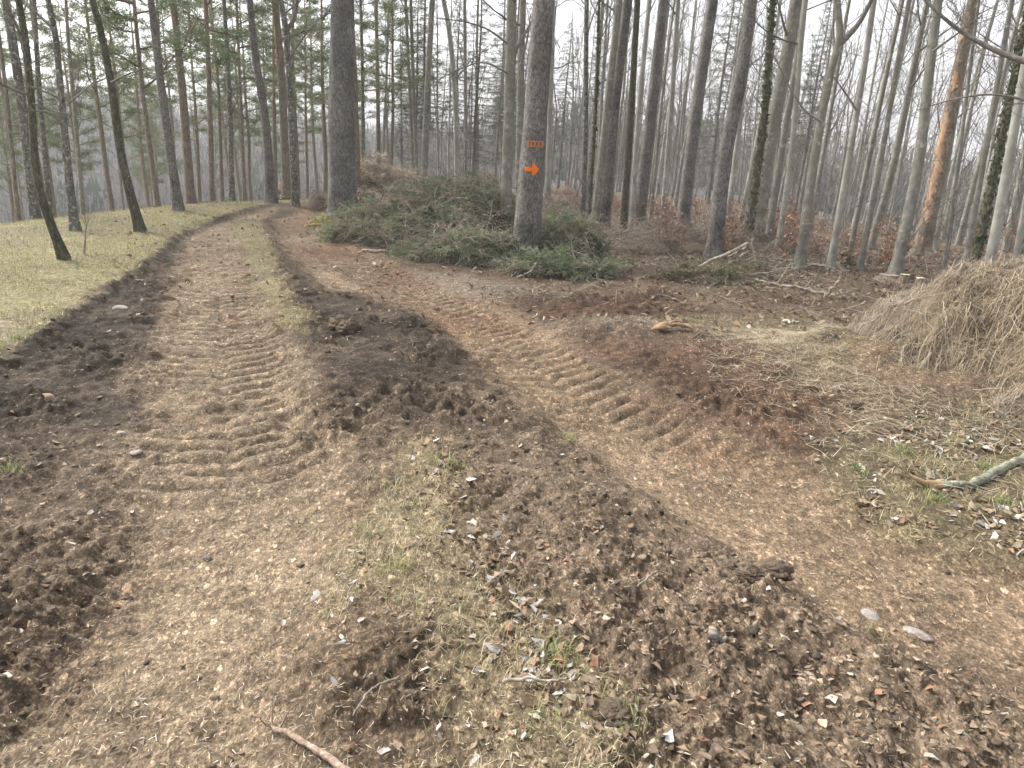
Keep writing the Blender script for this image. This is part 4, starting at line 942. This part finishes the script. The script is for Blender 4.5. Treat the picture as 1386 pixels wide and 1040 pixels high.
def brush_pile(name, label, hs, n, seed, pal=GREEN, bare=.1, L=(.5, 1.1), corecol=(.07, .06, .045)):
    rng = np.random.default_rng(seed); c0 = np.mean([[q[0], q[1]] for q in hs], 0); z0 = float(terrain(*c0)); off = np.array([c0[0], c0[1], z0])
    e = link(name, None, None, off); tag(e, label, 'brush pile')
    gn, gb = spray_field(hs, n, rng, L, pal, bare)
    for g in (gn, gb):
        for i in range(len(g.V)): g.V[i] = g.V[i]-off
    s_ = link('sprays', gn.mesh('sprays', M_NEEDLE, False), e); s_['kind'] = 'stuff'
    t_ = link('twigs', gb.mesh('twigs', M_STICK), e); t_['kind'] = 'stuff'
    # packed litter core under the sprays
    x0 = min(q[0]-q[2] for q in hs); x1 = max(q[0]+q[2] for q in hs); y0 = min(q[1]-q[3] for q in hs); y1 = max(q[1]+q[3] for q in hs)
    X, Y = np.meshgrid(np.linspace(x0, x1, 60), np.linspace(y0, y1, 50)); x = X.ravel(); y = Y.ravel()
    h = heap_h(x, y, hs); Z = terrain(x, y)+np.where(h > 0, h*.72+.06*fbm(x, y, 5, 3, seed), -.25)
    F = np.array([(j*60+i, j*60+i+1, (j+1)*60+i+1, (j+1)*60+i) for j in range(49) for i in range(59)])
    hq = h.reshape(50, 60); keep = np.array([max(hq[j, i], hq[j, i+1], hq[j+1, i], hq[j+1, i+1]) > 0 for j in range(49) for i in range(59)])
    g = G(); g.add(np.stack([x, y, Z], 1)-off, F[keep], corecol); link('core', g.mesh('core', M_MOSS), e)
    return e
brush_pile('brush_pile', 'long green heap of spruce branches left of the orange-marked spruce', [hc(508,324,.95,.9,.62), hc(560,331,1.1,1.1,.82), hc(605,318,1.2,1.3,1.05), hc(655,318,1.1,1.3,1.05), hc(620,354,.9,.5,.36), hc(668,354,.7,.5,.42), hc(580,350,.5,.4,.25)], 1250, 1, bare=.25)
brush_pile('brush_pile', 'rounded green heap of spruce branches right of the orange-marked spruce', [hc(755,352,.6,.7,.78), hc(783,360,.5,.5,.74), hc(735,372,.6,.3,.25), hc(805,374,.3,.3,.28)], 480, 2, L=(.3, .8))
brush_pile('brush_pile', 'brown twiggy brushwood heap right behind the thickest trunk', [hc(503,289,1.0,1.2,1.3), hc(535,289,1.3,1.4,1.0), hc(600,290,1.4,1.4,.8)], 900, 3, pal=[(.46,.39,.30), (.55,.48,.38), (.34,.28,.21)], bare=.3, L=(.6, 1.3))
brush_pile('brush_pile', 'flat greenish branch remains beside the nearest spruce of the right group', [hc(960,382,.7,.45,.16), hc(1005,378,.5,.3,.24)], 170, 4, pal=[(.17,.15,.09), (.24,.2,.14), (.12,.14,.07)], bare=.4, L=(.3, .8), corecol=(.12, .09, .06))
brush_pile('brush_pile', 'low grey tangle of twigs under the second and third spruce', [hc(850,335,1.2,.9,.3), hc(905,335,1.3,1.0,.35), hc(960,330,1.2,1.0,.22)], 420, 5, pal=[(.2,.17,.14), (.26,.22,.18)], bare=.75, L=(.6, 1.4), corecol=(.15, .115, .085))
brush_pile('brush_pile', 'thin grey twig heap behind the nearest spruce of the right group', [hc(1010,335,1.0,.8,.25), hc(1050,340,.9,.7,.16)], 220, 6, pal=[(.2,.17,.14), (.26,.22,.18)], bare=.75, L=(.5, 1.2), corecol=(.16, .12, .09))
brush_pile('brush_pile', 'small stack of grey sticks leaning at the foot of the thickest trunk', [hc(433,282,.35,.4,.5)], 60, 7, pal=[(.3,.26,.2), (.36,.31,.25)], bare=.8, L=(.5, 1.0), corecol=(.16, .12, .09))

# ------------------------------------------------------------ loose branches
def on_ground(px, py, lift=0): p = hit(px, py); return np.array([p[0], p[1], gz(p[0], p[1])+lift])
def stick(name, label, pts, w0, w1, mat, cat='branch', twigs=(), seed=0, group=None, cut=None):
    P = []
    for p in pts:
        if len(p) == 2: P.append(on_ground(p[0], p[1], .02))
        else:                                  # raised end: same distance as the previous point, height from its pixel
            q = P[-1] if P else on_ground(pts[1][0], pts[1][1]); dd = np.hypot(q[0], q[1]); v = ray(p[0], p[1]); P.append(np.array([0, 0, CAMH])+v*dd/np.hypot(v[0], v[1]))
    P = np.array(P); o = P[0].copy(); D = np.hypot(P[:, 0], P[:, 1]).mean(); k = 22; Q = smooth_path(P-o, k)
    rng = np.random.default_rng(seed+40); Q[1:-1] += rng.normal(0, .004*D/4, (k-2, 3))
    rad = np.linspace(w0, w1, k)/2/FPX*D*(1+.12*rng.normal(0, 1, k)); n = 8; V, F = tube(Q, np.maximum(rad, .002), n)
    g = G(); g.add(V, F)
    for i0 in (0, k-1):
        c = g.n; b0 = i0*n; g.add([Q[i0]], np.zeros((0, 3), int)); g.F.append(np.array([(b0+j, b0+(j+1) % n, c) for j in range(n)]))
    for (i, dx, dy, dz, L) in twigs:
        twigtree(g, Q[i], np.array([dx, dy, dz], float), L, rad[i]*.5, rng, 1, (2,), .1, 5, .12, .002)
    e = link(name, g.mesh(name, mat), None, o); tag(e, label, cat, group); 
    if cut:
        P2 = np.array([Q[0]*1, Q[0]+(Q[0]-Q[2])*.6+np.array([-.02, 0, .01]), Q[0]+(Q[0]-Q[3])*1.0+np.array([-.015, .03, .05])]); V, F = tube(P2, [rad[0]*1.02, rad[0]*.75, .004], 7); g2 = G(); g2.add(V, F); link('splintered_end', g2.mesh('splintered_end', M_RAW), e)
    return e
stick('branch', 'grey-green lichened branch with an orange broken end in the leafy grass', [(1272,662),(1310,660),(1345,645),(1386,628),(1450,618)], 9, 11, M_GREENSTICK, cut=True, seed=1)
stick('branch', 'forked brown stick lying on the soil at the bottom edge', [(362,966),(385,978),(410,1003),(440,1028),(475,1060)], 8, 13, M_BRWN, twigs=[(1,-.2,.6,.35,.09),(2,.5,.8,.2,.08),(2,-1,.2,.1,.06)], seed=2)
stick('branch', 'bent pale branch leaning at the foot of the nearest right spruce', [(935,378),(948,360,1),(965,352,1),(985,350)], 4, 3, M_STICK, twigs=[(12,.5,.3,.4,.3)], seed=3)
stick('branch', 'long thin grey fallen branch beyond the flat greenish remains', [(1015,380),(1040,386),(1075,392),(1130,403)], 4, 3, M_STICK, twigs=[(8,.3,.3,.6,.4),(14,.3,.5,.5,.3)], seed=4)
stick('branch', 'short stub branch sticking up with a pale tip', [(1118,404),(1125,392,1),(1136,380,1),(1138,368,1)], 4, 3, M_STICK, seed=5)
stick('branch', 'dark straight fallen branch lying among rusty leaves in the wood', [(1028,354),(1060,354),(1100,361),(1150,370)], 5, 3, M_TWIG, twigs=[(9,.5,-.3,.3,.4),(13,.4,.5,.3,.4)], seed=6)
stick('branch', 'arched bare white branch at the left of the long green heap', [(498,330),(503,300,1),(512,291,1),(522,303,1),(528,325,1)], 4, 3, M_STICK, twigs=[(8,.1,.1,-.5,.3)], seed=7)
stick('branch', 'crooked pale branch low on the front of the long green heap', [(490,340),(515,342),(545,330),(560,310,1)], 4, 3, M_STICK, twigs=[(12,.4,-.4,.3,.3)], seed=8)
stick('branch', 'stout sawn branch on the right side of the long green heap', [(640,322,1),(650,316,1),(662,324,1)], 6, 5, M_STICK, seed=9)
stick('branch', 'brown branch leaning against the orange-marked spruce from the left', [(662,298,1),(680,304,1),(697,310,1)], 5, 5, M_TWIG, seed=10)
stick('branch', 'forked grey branch between the green heap and the marked spruce', [(660,318,1),(668,306,1),(684,297,1)], 5, 4, M_STICK, seed=11)
stick('branch', 'pale curved twig in front of the green heap right of the marked spruce', [(805,345),(806,325,1),(797,306,1),(782,300,1)], 3, 2, M_STICK, seed=12)
stick('branch', 'thin straight twig in front of the marked spruce foot', [(700,378),(718,368,1),(726,356,1)], 3, 2, M_STICK, seed=13)
stick('branch', 'pale peeled stick lying between the rut and the hay heap', [(1055,436),(1070,440),(1082,440)], 5, 3, M_STICK, seed=14)
stick('branch', 'small dark stick on the soil beside the bottom grass strip', [(540,935),(500,950),(478,985)], 4, 2, M_TWIG, seed=15)
stick('branch', 'curled strip of bark in the leaves near the bottom centre', [(680,938),(710,934),(742,938),(765,940)], 7, 3, M_STICK, seed=16)
stick('branch', 'long dry stalk lying across the mud beside the wide right rut', [(860,815),(885,800),(905,790)], 3, 2, M_STICK, seed=17)
stick('branch', 'dark broken root piece poking from the dug soil, lower right', [(960,892),(972,872,1),(985,862,1)], 14, 5, M_TWIG, seed=18)
for i, (q, w) in enumerate([([(985,360,1),(1040,330),(1075,318)], 3), ([(1118,350),(1100,330,1),(1090,300,1)], 3), ([(1045,340),(1052,322,1),(1060,312,1)], 3)]):
    stick('branch', ['thin bent dead branch between the nearest spruce and rusty saplings', 'dead branch leaning on the wavy forked beech', 'forked pale twig standing before the rusty saplings'][i], [(q[0][0], q[0][1])]+q[1:], w, 2, M_STICK, seed=30+i)
# splintered root piece in the middle right
r = np.random.default_rng(90); c = on_ground(900, 464)
e = link('split_root', None, None, c); tag(e, 'splintered orange-brown root piece on the torn soil right of centre', 'root')
for i, (dx, dy, dz, tx, ty, tz, w) in enumerate([(-.12,0,.03,.10,.05,.05,.03), (-.16,-.06,.02,.05,-.03,.04,.026), (.02,.03,.06,.24,.06,.03,.018), (.0,.06,.05,.14,.1,.08,.014), (.16,.05,.07,.28,.0,-.0,.016)]):
    g = G(); P = smooth_path([(dx, dy, dz), ((dx+tx)/2, (dy+ty)/2, (dz+tz)/2+.02), (tx, ty, tz)], 8); V, F = tube(P, w*np.array([.3,.8,1,1,.9,.8,.6,.2]), 7); g.add(V+r.normal(0, .002, V.shape), F); link('splinter', g.mesh('splinter', M_RAW), e)

# ------------------------------------------------------------ stones
def stone(label, px, py, wpx, flat, seed, mat=M_STONE, sink=.3, name='stone'):
    p = on_ground(px, py); D = np.hypot(p[0], p[1]); s_ = wpx/2/FPX*D; r = np.random.default_rng(seed)
    V = IV.copy(); V = V*(1+.12*r.normal(0, 1, (len(V), 1)))*np.array([s_, s_*r.uniform(.6, .9), s_*flat]); g = G(); g.add(V, IF); me = g.mesh(name, mat)
    o = link(name, me, None, p+np.array([0, 0, s_*flat*(1-sink*2)*.5])); o.rotation_euler = (r.normal(0, .15), r.normal(0, .15), r.uniform(0, 6)); m = o.modifiers.new('sub', 'SUBSURF'); m.levels = m.render_levels = 1
    tag(o, label, 'stone'); return o
stone('flat white stone on the dark soil beside the left rut', 163, 414, 20, .3, 1)
stone('pale stone half sunk in the soil of the wide right rut', 1184, 810, 26, .3, 2, sink=.75)
stone('largest pale stone almost buried in reddish soil at lower right', 1249, 836, 36, .22, 3, sink=1.0)
stone('white stone on the edge of the dark berm at left', 163, 576, 16, .6, 4)
stone('pinkish stone in the left dark berm near the picture edge', 64, 527, 18, .45, 5, M_RAW)
stone('small white stone below the others on the left berm', 183, 604, 18, .3, 6)
stone('round brown stone in the middle of the left rut', 278, 728, 14, .6, 7, M_TWIG)
stone('brown flat stone lying in leaves at the bottom edge right of centre', 968, 1026, 34, .2, 8, M_BRWN, .9)
stone('white pebble in the dark churned middle ridge', 484, 562, 8, .7, 9)
stone('small white pebble on the near side of the green grass strip', 402, 506, 9, .6, 10)

# big clods as things
def clod(label, px, py, wpx, flat, seed):
    p = on_ground(px, py); D = np.hypot(p[0], p[1]); s_ = wpx/2/FPX*D; r = np.random.default_rng(seed); g = G()
    for q in range(4):
        m, k = 44, 30; th = np.linspace(0, 2*np.pi, m, endpoint=False)[None]; ph = np.linspace(.02, np.pi-.02, k)[:, None]; o_ = seed*13+q*5
        dx, dy, dz = np.sin(ph)*np.cos(th), np.sin(ph)*np.sin(th), np.cos(ph)+0*th
        rr = 1+.55*fbm(dx*2+o_, dy*2+dz*2, 1.3, 5, o_, .65)+.22*np.abs(fbm(dx*3-dz*2, dy*3+o_, 2.5, 4, o_+3, .6)); c = s_*r.uniform(.4, .75)
        V = np.stack([dx*rr*c*1.15, dy*rr*c, dz*rr*c*flat], -1).reshape(-1, 3)+np.array([r.normal(0, s_*.35), r.normal(0, s_*.3), -c*flat*.15])
        i = np.arange(k-1)[:, None]*m; j = np.arange(m)[None]; j2 = (j+1) % m; F = np.stack([i+j, i+m+j, i+m+j2, i+j2], -1).reshape(-1, 4)
        g.add(V, F, np.array([.125, .095, .068])*r.uniform(.8, 1.2))
    o = link('soil_clod', g.mesh('soil_clod', M_EARTH), None, p); tag(o, label, 'clod')
clod('dark upturned clod beside the cracked soil at lower left of the strip', 545, 962, 50, .6, 1)
clod('tall crumbly clod on the rim of the wide right rut', 1015, 775, 60, .55, 3)
clod('black lump of earth in the middle of the churned ridge', 462, 450, 38, .8, 6)
clod('small dark clod on the edge of the grassy patch under the hay', 1150, 556, 24, .7, 9)
clod('dark leafy clod at the bottom edge right of the grass strip', 838, 978, 70, .5, 10)

# ------------------------------------------------------------ hay heap
def hay():
    hs = [(HAY[0], HAY[1]+.3, 1.75, 1.5, .98), (HAY[0]+1.6, HAY[1]+.3, 2.2, 1.8, .98), (HAY[0]-1.0, HAY[1]+.1, .8, .8, .55), (HAY[0]-.1, HAY[1]-.95, 1.0, 1.0, .62), (HAY[0]-1.35, HAY[1]-.3, .6, .6, .22), (HAY[0]+.9, HAY[1]-1.3, 1.1, .9, .5), (HAY[0]-.9, HAY[1]-.9, .6, .5, .3)]
    c0 = np.array([HAY[0]+.4, HAY[1], float(terrain(*HAY))])
    def hz(x, y):
        q = np.zeros_like(x)
        for (cx, cy, rx, ry, h) in hs:
            t = np.clip(1-((x-cx)/rx)**2-((y-cy)/ry)**2, 0, 1); q = q+(h*t**.8)**3
        return q**(1/3)
    e = link('hay_heap', None, None, c0); tag(e, 'big heap of dry pale hay and old grass at the right edge', 'hay heap')
    n1, n2 = 170, 150; X, Y = np.meshgrid(np.linspace(HAY[0]-3, HAY[0]+4, n1), np.linspace(HAY[1]-2.6, HAY[1]+2.4, n2)); x = X.ravel(); y = Y.ravel(); h = hz(x, y)
    Z = terrain(x, y)+np.where(h > .02, h+.27*fbm(x, y, 2.1, 5, 7, .64)*ss(0, .35, h)-.02, -.5)
    F = np.array([(j*n1+i, j*n1+i+1, (j+1)*n1+i+1, (j+1)*n1+i) for j in range(n2-1) for i in range(n1-1)]); hq = h.reshape(n2, n1)
    keep = (np.maximum.reduce([hq[:-1, :-1], hq[1:, :-1], hq[:-1, 1:], hq[1:, 1:]]) > .02).ravel()
    g = G(); nzc = fbm(x, y, 2.5, 4, 17)[:, None]; g.add(np.stack([x, y, Z], 1)-c0, F[keep], np.clip(np.array([[.105, .082, .056]])*(1+.45*nzc), .02, 1)); link('core', g.mesh('core', M_CLOD), e)
    r = np.random.default_rng(44); N_ = 105000
    x = r.uniform(HAY[0]-3, HAY[0]+3.6, N_); y = r.uniform(HAY[1]-2.6, HAY[1]+2.2, N_); h = hz(x, y)
    k = (h > .03) & (r.random(N_) < .22+.78*ss(-.25, .2, fbm(x, y, 2.6, 4, 27, .6))); x = x[k]; y = y[k]; h = h[k]
    ep = .05; gx = (hz(x+ep, y)-hz(x-ep, y))/(2*ep); gy = (hz(x, y+ep)-hz(x, y-ep))/(2*ep); z = terrain(x, y)+h+.27*fbm(x, y, 2.1, 5, 7, .64)*ss(0, .35, h)
    n = len(x); dn = np.stack([-gx, -gy], 1); dn /= np.linalg.norm(dn, axis=1)[:, None]+.05
    cl = fbm(x, y, 1.6, 3, 33)*4.2; jt = r.normal(0, 1.3, n); ca, sa = np.cos(cl+jt), np.sin(cl+jt)
    d2 = np.stack([dn[:, 0]*ca-dn[:, 1]*sa, dn[:, 0]*sa+dn[:, 1]*ca], 1); L = r.uniform(.05, .30, n); P = [np.stack([x, y, z], 1)]
    for q in range(3):
        p = P[-1]; xx = p[:, 0]+d2[:, 0]*L/3; yy = p[:, 1]+d2[:, 1]*L/3; hh = hz(xx, yy)+terrain(xx, yy)
        zz = hh+.27*fbm(xx, yy, 2.1, 5, 7, .64)*ss(0, .35, h)+(r.uniform(-.006, .03, n)+.09*(r.random(n) < .10)*r.random(n)*(q+1)/2); P.append(np.stack([xx, yy, zz], 1)); d2 = d2+r.normal(0, .25, (n, 2)); d2 /= np.linalg.norm(d2, axis=1)[:, None]
    P = np.stack(P, 1)-c0; s_ = np.stack([-d2[:, 1], d2[:, 0], r.normal(0, .5, n)], 1); s_ *= (.00115*r.uniform(.6, 1.7, n))[:, None]
    V = np.stack([P-s_[:, None], P+s_[:, None]], 2).reshape(-1, 3); b0 = np.arange(n)[:, None]*8
    F = np.concatenate([b0+np.array([[2*q, 2*q+1, 2*q+3, 2*q+2]]) for q in range(3)])
    pal = np.array([(.27,.215,.14), (.32,.265,.18), (.22,.16,.10), (.39,.34,.26), (.13,.095,.06)]); c = pal[r.choice(5, n, p=[.3, .3, .2, .1, .1])]*r.uniform(.75, 1.15, (n, 1))
    tone = ss(-.2, .5, fbm(x, y, .8, 2, 55))[:, None]; c = c*(1-tone*.3)+np.array([[.33, .30, .27]])*tone*.3
    g = G(); g.add(V, F, np.repeat(c, 8, 0)); o = link('hay_strands', g.mesh('hay_strands', M_STRAW, False), e); o['kind'] = 'stuff'
    # loose hay at the foot, over the ground
    x = np.concatenate([r.normal(HAY[0]-.1, 1.3, 8000), r.normal(HAY[0]-1.7, .6, 9000)]); y = HAY[1]+np.concatenate([-1.2+r.normal(0, 1.0, 8000), .2+r.normal(0, .7, 9000)]); k = (hz(x, y) < .05) & (np.hypot(x, y) > 3.2) & (x > 1.6); x = x[k]; y = y[k]
    g = slivers(x, y, height(x, y)+.008+.02*r.random(len(x)), r, .05, .22, .0013, [(.36,.3,.2), (.42,.37,.28), (.25,.19,.125)], .12, bendv=.06)
    tag(link('loose_hay', g.mesh('loose_hay', M_STRAW, False)), 'loose hay strands spread over the ground at the foot of the heap', 'hay', kind='stuff')
hay()

# ------------------------------------------------------------ saplings
def sapling(label, px, py, H, seed, leafn=120, pal=((.33,.175,.10), (.40,.235,.15), (.27,.135,.08)), d=None, lean=0, nst=3, name='beech_sapling'):
    b = base_of(px, py, d); r = np.random.default_rng(seed); g = G(); tips = []
    for k in range(nst):
        a = r.uniform(0, 6.28); dv = np.array([.35*math.cos(a)+lean, .35*math.sin(a), 1.]); P = twigtree(g, np.array([r.normal(0, .04), r.normal(0, .04), -.03]), dv, H*r.uniform(.7, 1), .006+.004*H, r, 2, (6, 4), .2, 6, .12, .0022)
    V = np.concatenate(g.V); e = link(name, None, None, b); tag(e, label, 'sapling'); link('stems', g.mesh('stems', M_TWIG), e)
    if leafn:
        q = V[r.integers(0, len(V), leafn)]+r.normal(0, .04, (leafn, 3)); q = q[q[:, 2] > .1]
        link('leaves', leaves('leaves', q[:, 0], q[:, 1], r, .05, .085, list(pal), [1]*len(pal), .6, .01, zf=q[:, 2]), e)
sapling('largest rusty-leaved beech sapling right of the mossy-footed thick beech', 1055, 335, 1.0, 1, 420, nst=6)
sapling('rusty-leaved sapling just left of the mossy-footed thick beech', 990, 325, .8, 2, 200, d=15, nst=4)
sapling('small rusty sapling in front of the slim pale beeches', 1100, 350, .45, 3, 110)
sapling('low rusty sapling at the foot of the stout smooth beech', 1200, 338, .6, 4, 160, d=14.5)
sapling('rusty sapling far back in the gap right of the marked spruce', 770, 285, .9, 5, 260, d=24, nst=5)
sapling('sparse rusty sapling beside the wavy forked beech', 1075, 325, .9, 6, 180, d=14.2)
sapling('rusty sapling deep between second and third spruce', 905, 292, .8, 7, 160, d=19)
sapling('pale brown sapling behind the brush pile', 650, 268, 1.0, 8, 120, d=21, pal=((.4,.28,.2), (.46,.34,.25)))
sapling('bare thin sapling in the grass before the lichen-spotted tree', 117, 345, .75, 9, 0, nst=2)
sapling('bare pale sapling stem before the grey gap of the wood', 766, 290, 2.6, 10, 0, d=20, nst=1)
for i, (px, py, d, H) in enumerate([(560,268,24,2.5),(640,270,20,2.2),(735,275,22,2.8),(880,300,17,2.4),(980,312,16,2.0),(1120,330,15,2.6),(1200,335,16,2.4),(1290,345,16,2.6),(1330,350,17,2.2)]):
    sapling(['bare sapling behind the left of the brush', 'bare sapling close behind the bent pale beech', 'bare sapling right behind the orange-marked spruce', 'bare sapling beside the second spruce of the right group', 'bare sapling left of the mossy-footed beech', 'bare sapling beside the wavy forked beech', 'bare sapling before the stout smooth beech', 'bare sapling right of the peeled trunk', 'bare sapling behind the hay heap'][i], px, py, H, 60+i, 0, d=d, nst=2)

r = np.random.default_rng(123); protos = []
def small_sap(seed, leafn, H):
    q = np.random.default_rng(seed); g = G()
    for k in range(3):
        a = q.uniform(0, 6.28); twigtree(g, np.array([q.normal(0, .04), q.normal(0, .04), -.03]), np.array([.35*math.cos(a), .35*math.sin(a), 1.]), H*q.uniform(.7, 1), .004+.003*H, q, 2, (6, 4), .2, 6, .12, .003)
    V = np.concatenate(g.V); out = [('stems', g.mesh('stems', M_TWIG))]
    if leafn:
        p = V[q.integers(0, len(V), leafn)]+q.normal(0, .04, (leafn, 3)); p = p[p[:, 2] > .05]
        out.append(('leaves', leaves('leaves', p[:, 0], p[:, 1], q, .05, .09, [(.32,.18,.11), (.38,.24,.16), (.26,.14,.09)], [1, 1, 1], .6, .01, zf=p[:, 2])))
    return out
SA = [small_sap(700+i, 130, .6+.1*i) for i in range(4)]; SB = [small_sap(720+i, 0, 2.0+.3*i) for i in range(4)]
c_ = 0
while c_ < 62:
    a = math.radians(r.uniform(1, 36)); d = r.uniform(14.5, 30); x, y = d*math.sin(a), d*math.cos(a)
    if math.hypot(x-HAY[0], y-HAY[1]) < 5: continue
    rusty = c_ < 38; pr = (SA if rusty else SB)[r.integers(0, 4)]; e = link('beech_sapling', None, None, (x, y, gz(x, y))); sc = r.uniform(.6, 1.2); e.scale = (sc,)*3; e.rotation_euler = (0, 0, r.uniform(0, 6.28))
    tag(e, 'low rusty-leaved beech sapling among the trunks of the wood' if rusty else 'tall bare whippy sapling among the trunks of the wood', 'sapling', 'rusty saplings in the wood' if rusty else 'bare saplings in the wood')
    for nm, me in pr: link(nm, me, e)
    c_ += 1
# stump / root plate behind hay and cut ends
def stump(label, px, py, d, r0, h, seed):
    b = base_of(px, py, d); r = np.random.default_rng(seed); e = link('tree_stump', None, None, b); tag(e, label, 'stump')
    n = 20; P = np.array([[0, 0, -.1], [0, 0, .05], [0, 0, h*.6], [0, 0, h]]); V, F = tube(P, [r0*1.6, r0*1.25, r0, r0*.97], n); V = V*(1+.03*r.normal(0, 1, (len(V), 1))); g = G(); g.add(V, F); link('bark', g.mesh('bark', M_BROWN), e)
    top = V[-n:]; g = G(); g.add(np.vstack([top*[.97, .97, 1], [[0, 0, h+.005]]]), np.array([(i, (i+1) % n, n) for i in range(n)])); link('cut_face', g.mesh('cut_face', M_CUT if r0 < .1 else M_STICK), e)
stump('small fresh-cut stump at the left foot of the peeled trunk', 1231, 345, 13.6, .08, .16, 1)
stump('small fresh-cut stump at the right foot of the peeled trunk', 1252, 351, 13.2, .07, .18, 2)
stump('brown old stump behind the crest of the hay heap', 1305, 352, 11.5, .2, .32, 3)
stump('low stump in the clearing right of centre under rusty leaves', 1208, 349, 13.8, .16, .10, 4)
stump('distant stump in the pale clearing behind the brush pile', 590, 262, 31, .25, .4, 5)

# ------------------------------------------------------------ person walking beyond the meadow edge
def person():
    v = ray(379, 262); h = v[:2]/np.hypot(*v[:2]); q = h*41; z = float(terrain(*q))
    dhead = np.array([0, 0, CAMH])+ray(375, 249)*41/np.hypot(*ray(375, 249)[:2])
    e = link('person', None, None, (q[0], q[1], z)); tag(e, 'person in a blue jacket and brown trousers beyond the meadow, by the dark spruce', 'person')
    sc = min(max((dhead[2]-z)/1.72, .8), 1.1); e.scale = (sc,)*3; e.rotation_euler = (0, 0, .6)
    def skin(name, pts, edges, rad, mat, col, lev=2, parent=None):
        me = bpy.data.meshes.new(name); me.from_pydata(pts, edges, []); o = link(name, me, parent or e)
        m = o.modifiers.new('skin', 'SKIN'); 
        for i, r_ in enumerate(rad): me.skin_vertices[0].data[i].radius = (r_ if isinstance(r_, tuple) else (r_, r_))
        me.skin_vertices[0].data[0].use_root = True
        s_ = o.modifiers.new('sub', 'SUBSURF'); s_.levels = s_.render_levels = lev
        o.data.materials.append(mat); return o
    def flat(name, c, rough=.9):
        m, t, b_ = nodes(name); t.links.new(ramp(t, noise(t, objco(t), 20), [(.3, [q_*.8 for q_ in c]), (.7, [q_*1.2 for q_ in c])]), b_.inputs['Base Color']); return m
    sk = flat('skin_tone', (.55, .36, .27)); bl = flat('blue_jacket_cloth', (.10, .16, .28)); tr_ = flat('brown_trouser_cloth', (.30, .16, .10)); ha = flat('grey_hair', (.35, .33, .3)); sh = flat('boot_leather', (.05, .04, .03))
    J = [(0,0,.95),(0,.0,1.15),(0,-.01,1.38),(0,0,1.48),(0,.015,1.56),(0,.03,1.64),(0,.02,1.72),(.17,0,1.40),(.21,-.05,1.14),(.19,.10,.93),(.19,.14,.86),(-.17,0,1.40),(-.22,.03,1.14),(-.20,-.08,.92),(-.20,-.10,.85),(.09,0,.90),(.10,.14,.50),(.10,.10,.10),(.10,.22,.04),(-.09,0,.90),(-.10,-.08,.50),(-.10,-.28,.13),(-.10,-.20,.04)]
    E = [(0,1),(1,2),(2,3),(3,4),(4,5),(5,6),(2,7),(7,8),(8,9),(9,10),(2,11),(11,12),(12,13),(13,14),(0,15),(15,16),(16,17),(17,18),(0,19),(19,20),(20,21),(21,22)]
    Rd = [(.14,.1),(.13,.09),(.15,.09),.055,.07,.085,.06,.06,.045,.035,.03,.06,.045,.035,.03,.085,.06,.04,.035,.085,.06,.04,.035]
    bd = skin('body', J, E, Rd, sk, None)
    skin('jacket', [J[i] for i in (0,1,2,7,8,9,11,12,13)], [(0,1),(1,2),(2,3),(3,4),(4,5),(2,6),(6,7),(7,8)], [(.15,.11),(.14,.10),(.16,.11),.07,.06,.05,.07,.06,.05], bl, None)
    skin('trousers', [J[i] for i in (0,15,16,17,19,20,21)], [(0,1),(1,2),(2,3),(0,4),(4,5),(5,6)], [(.155,.12),.105,.08,.06,.105,.08,.06], tr_, None)
    skin('hair', [(0,-.01,1.66),(0,-.02,1.71),(0,.0,1.75)], [(0,1),(1,2)], [.085,.088,.06], ha, None)
    for i, s_ in ((17, 18), (21, 22)): skin('boot', [J[i], J[s_], (J[s_][0], J[s_][1]+.05, J[s_][2])], [(0,1),(1,2)], [.06,.05,.045], sh, None)
person()

# ------------------------------------------------------------ air
bm_v = [(-760,-760,-60),(760,-760,-60),(760,760,-60),(-760,760,-60),(-760,-760,45),(760,-760,45),(760,760,45),(-760,760,45)]
me = bpy.data.meshes.new('haze'); me.from_pydata(bm_v, [], [(0,3,2,1),(4,5,6,7),(0,1,5,4),(1,2,6,5),(2,3,7,6),(3,0,4,7)])
hm = bpy.data.materials.new('haze'); hm.use_nodes = True; t = hm.node_tree; t.nodes.clear(); pv = t.nodes.new('ShaderNodeVolumePrincipled'); ou = t.nodes.new('ShaderNodeOutputMaterial')
pv.inputs['Color'].default_value = (.93, .95, 1, 1); pv.inputs['Density'].default_value = .0013; t.links.new(pv.outputs[0], ou.inputs['Volume']); me.materials.append(hm)
tag(link('haze', me), 'thin pale spring haze between the far trunks and over the valley', 'haze', kind='stuff')
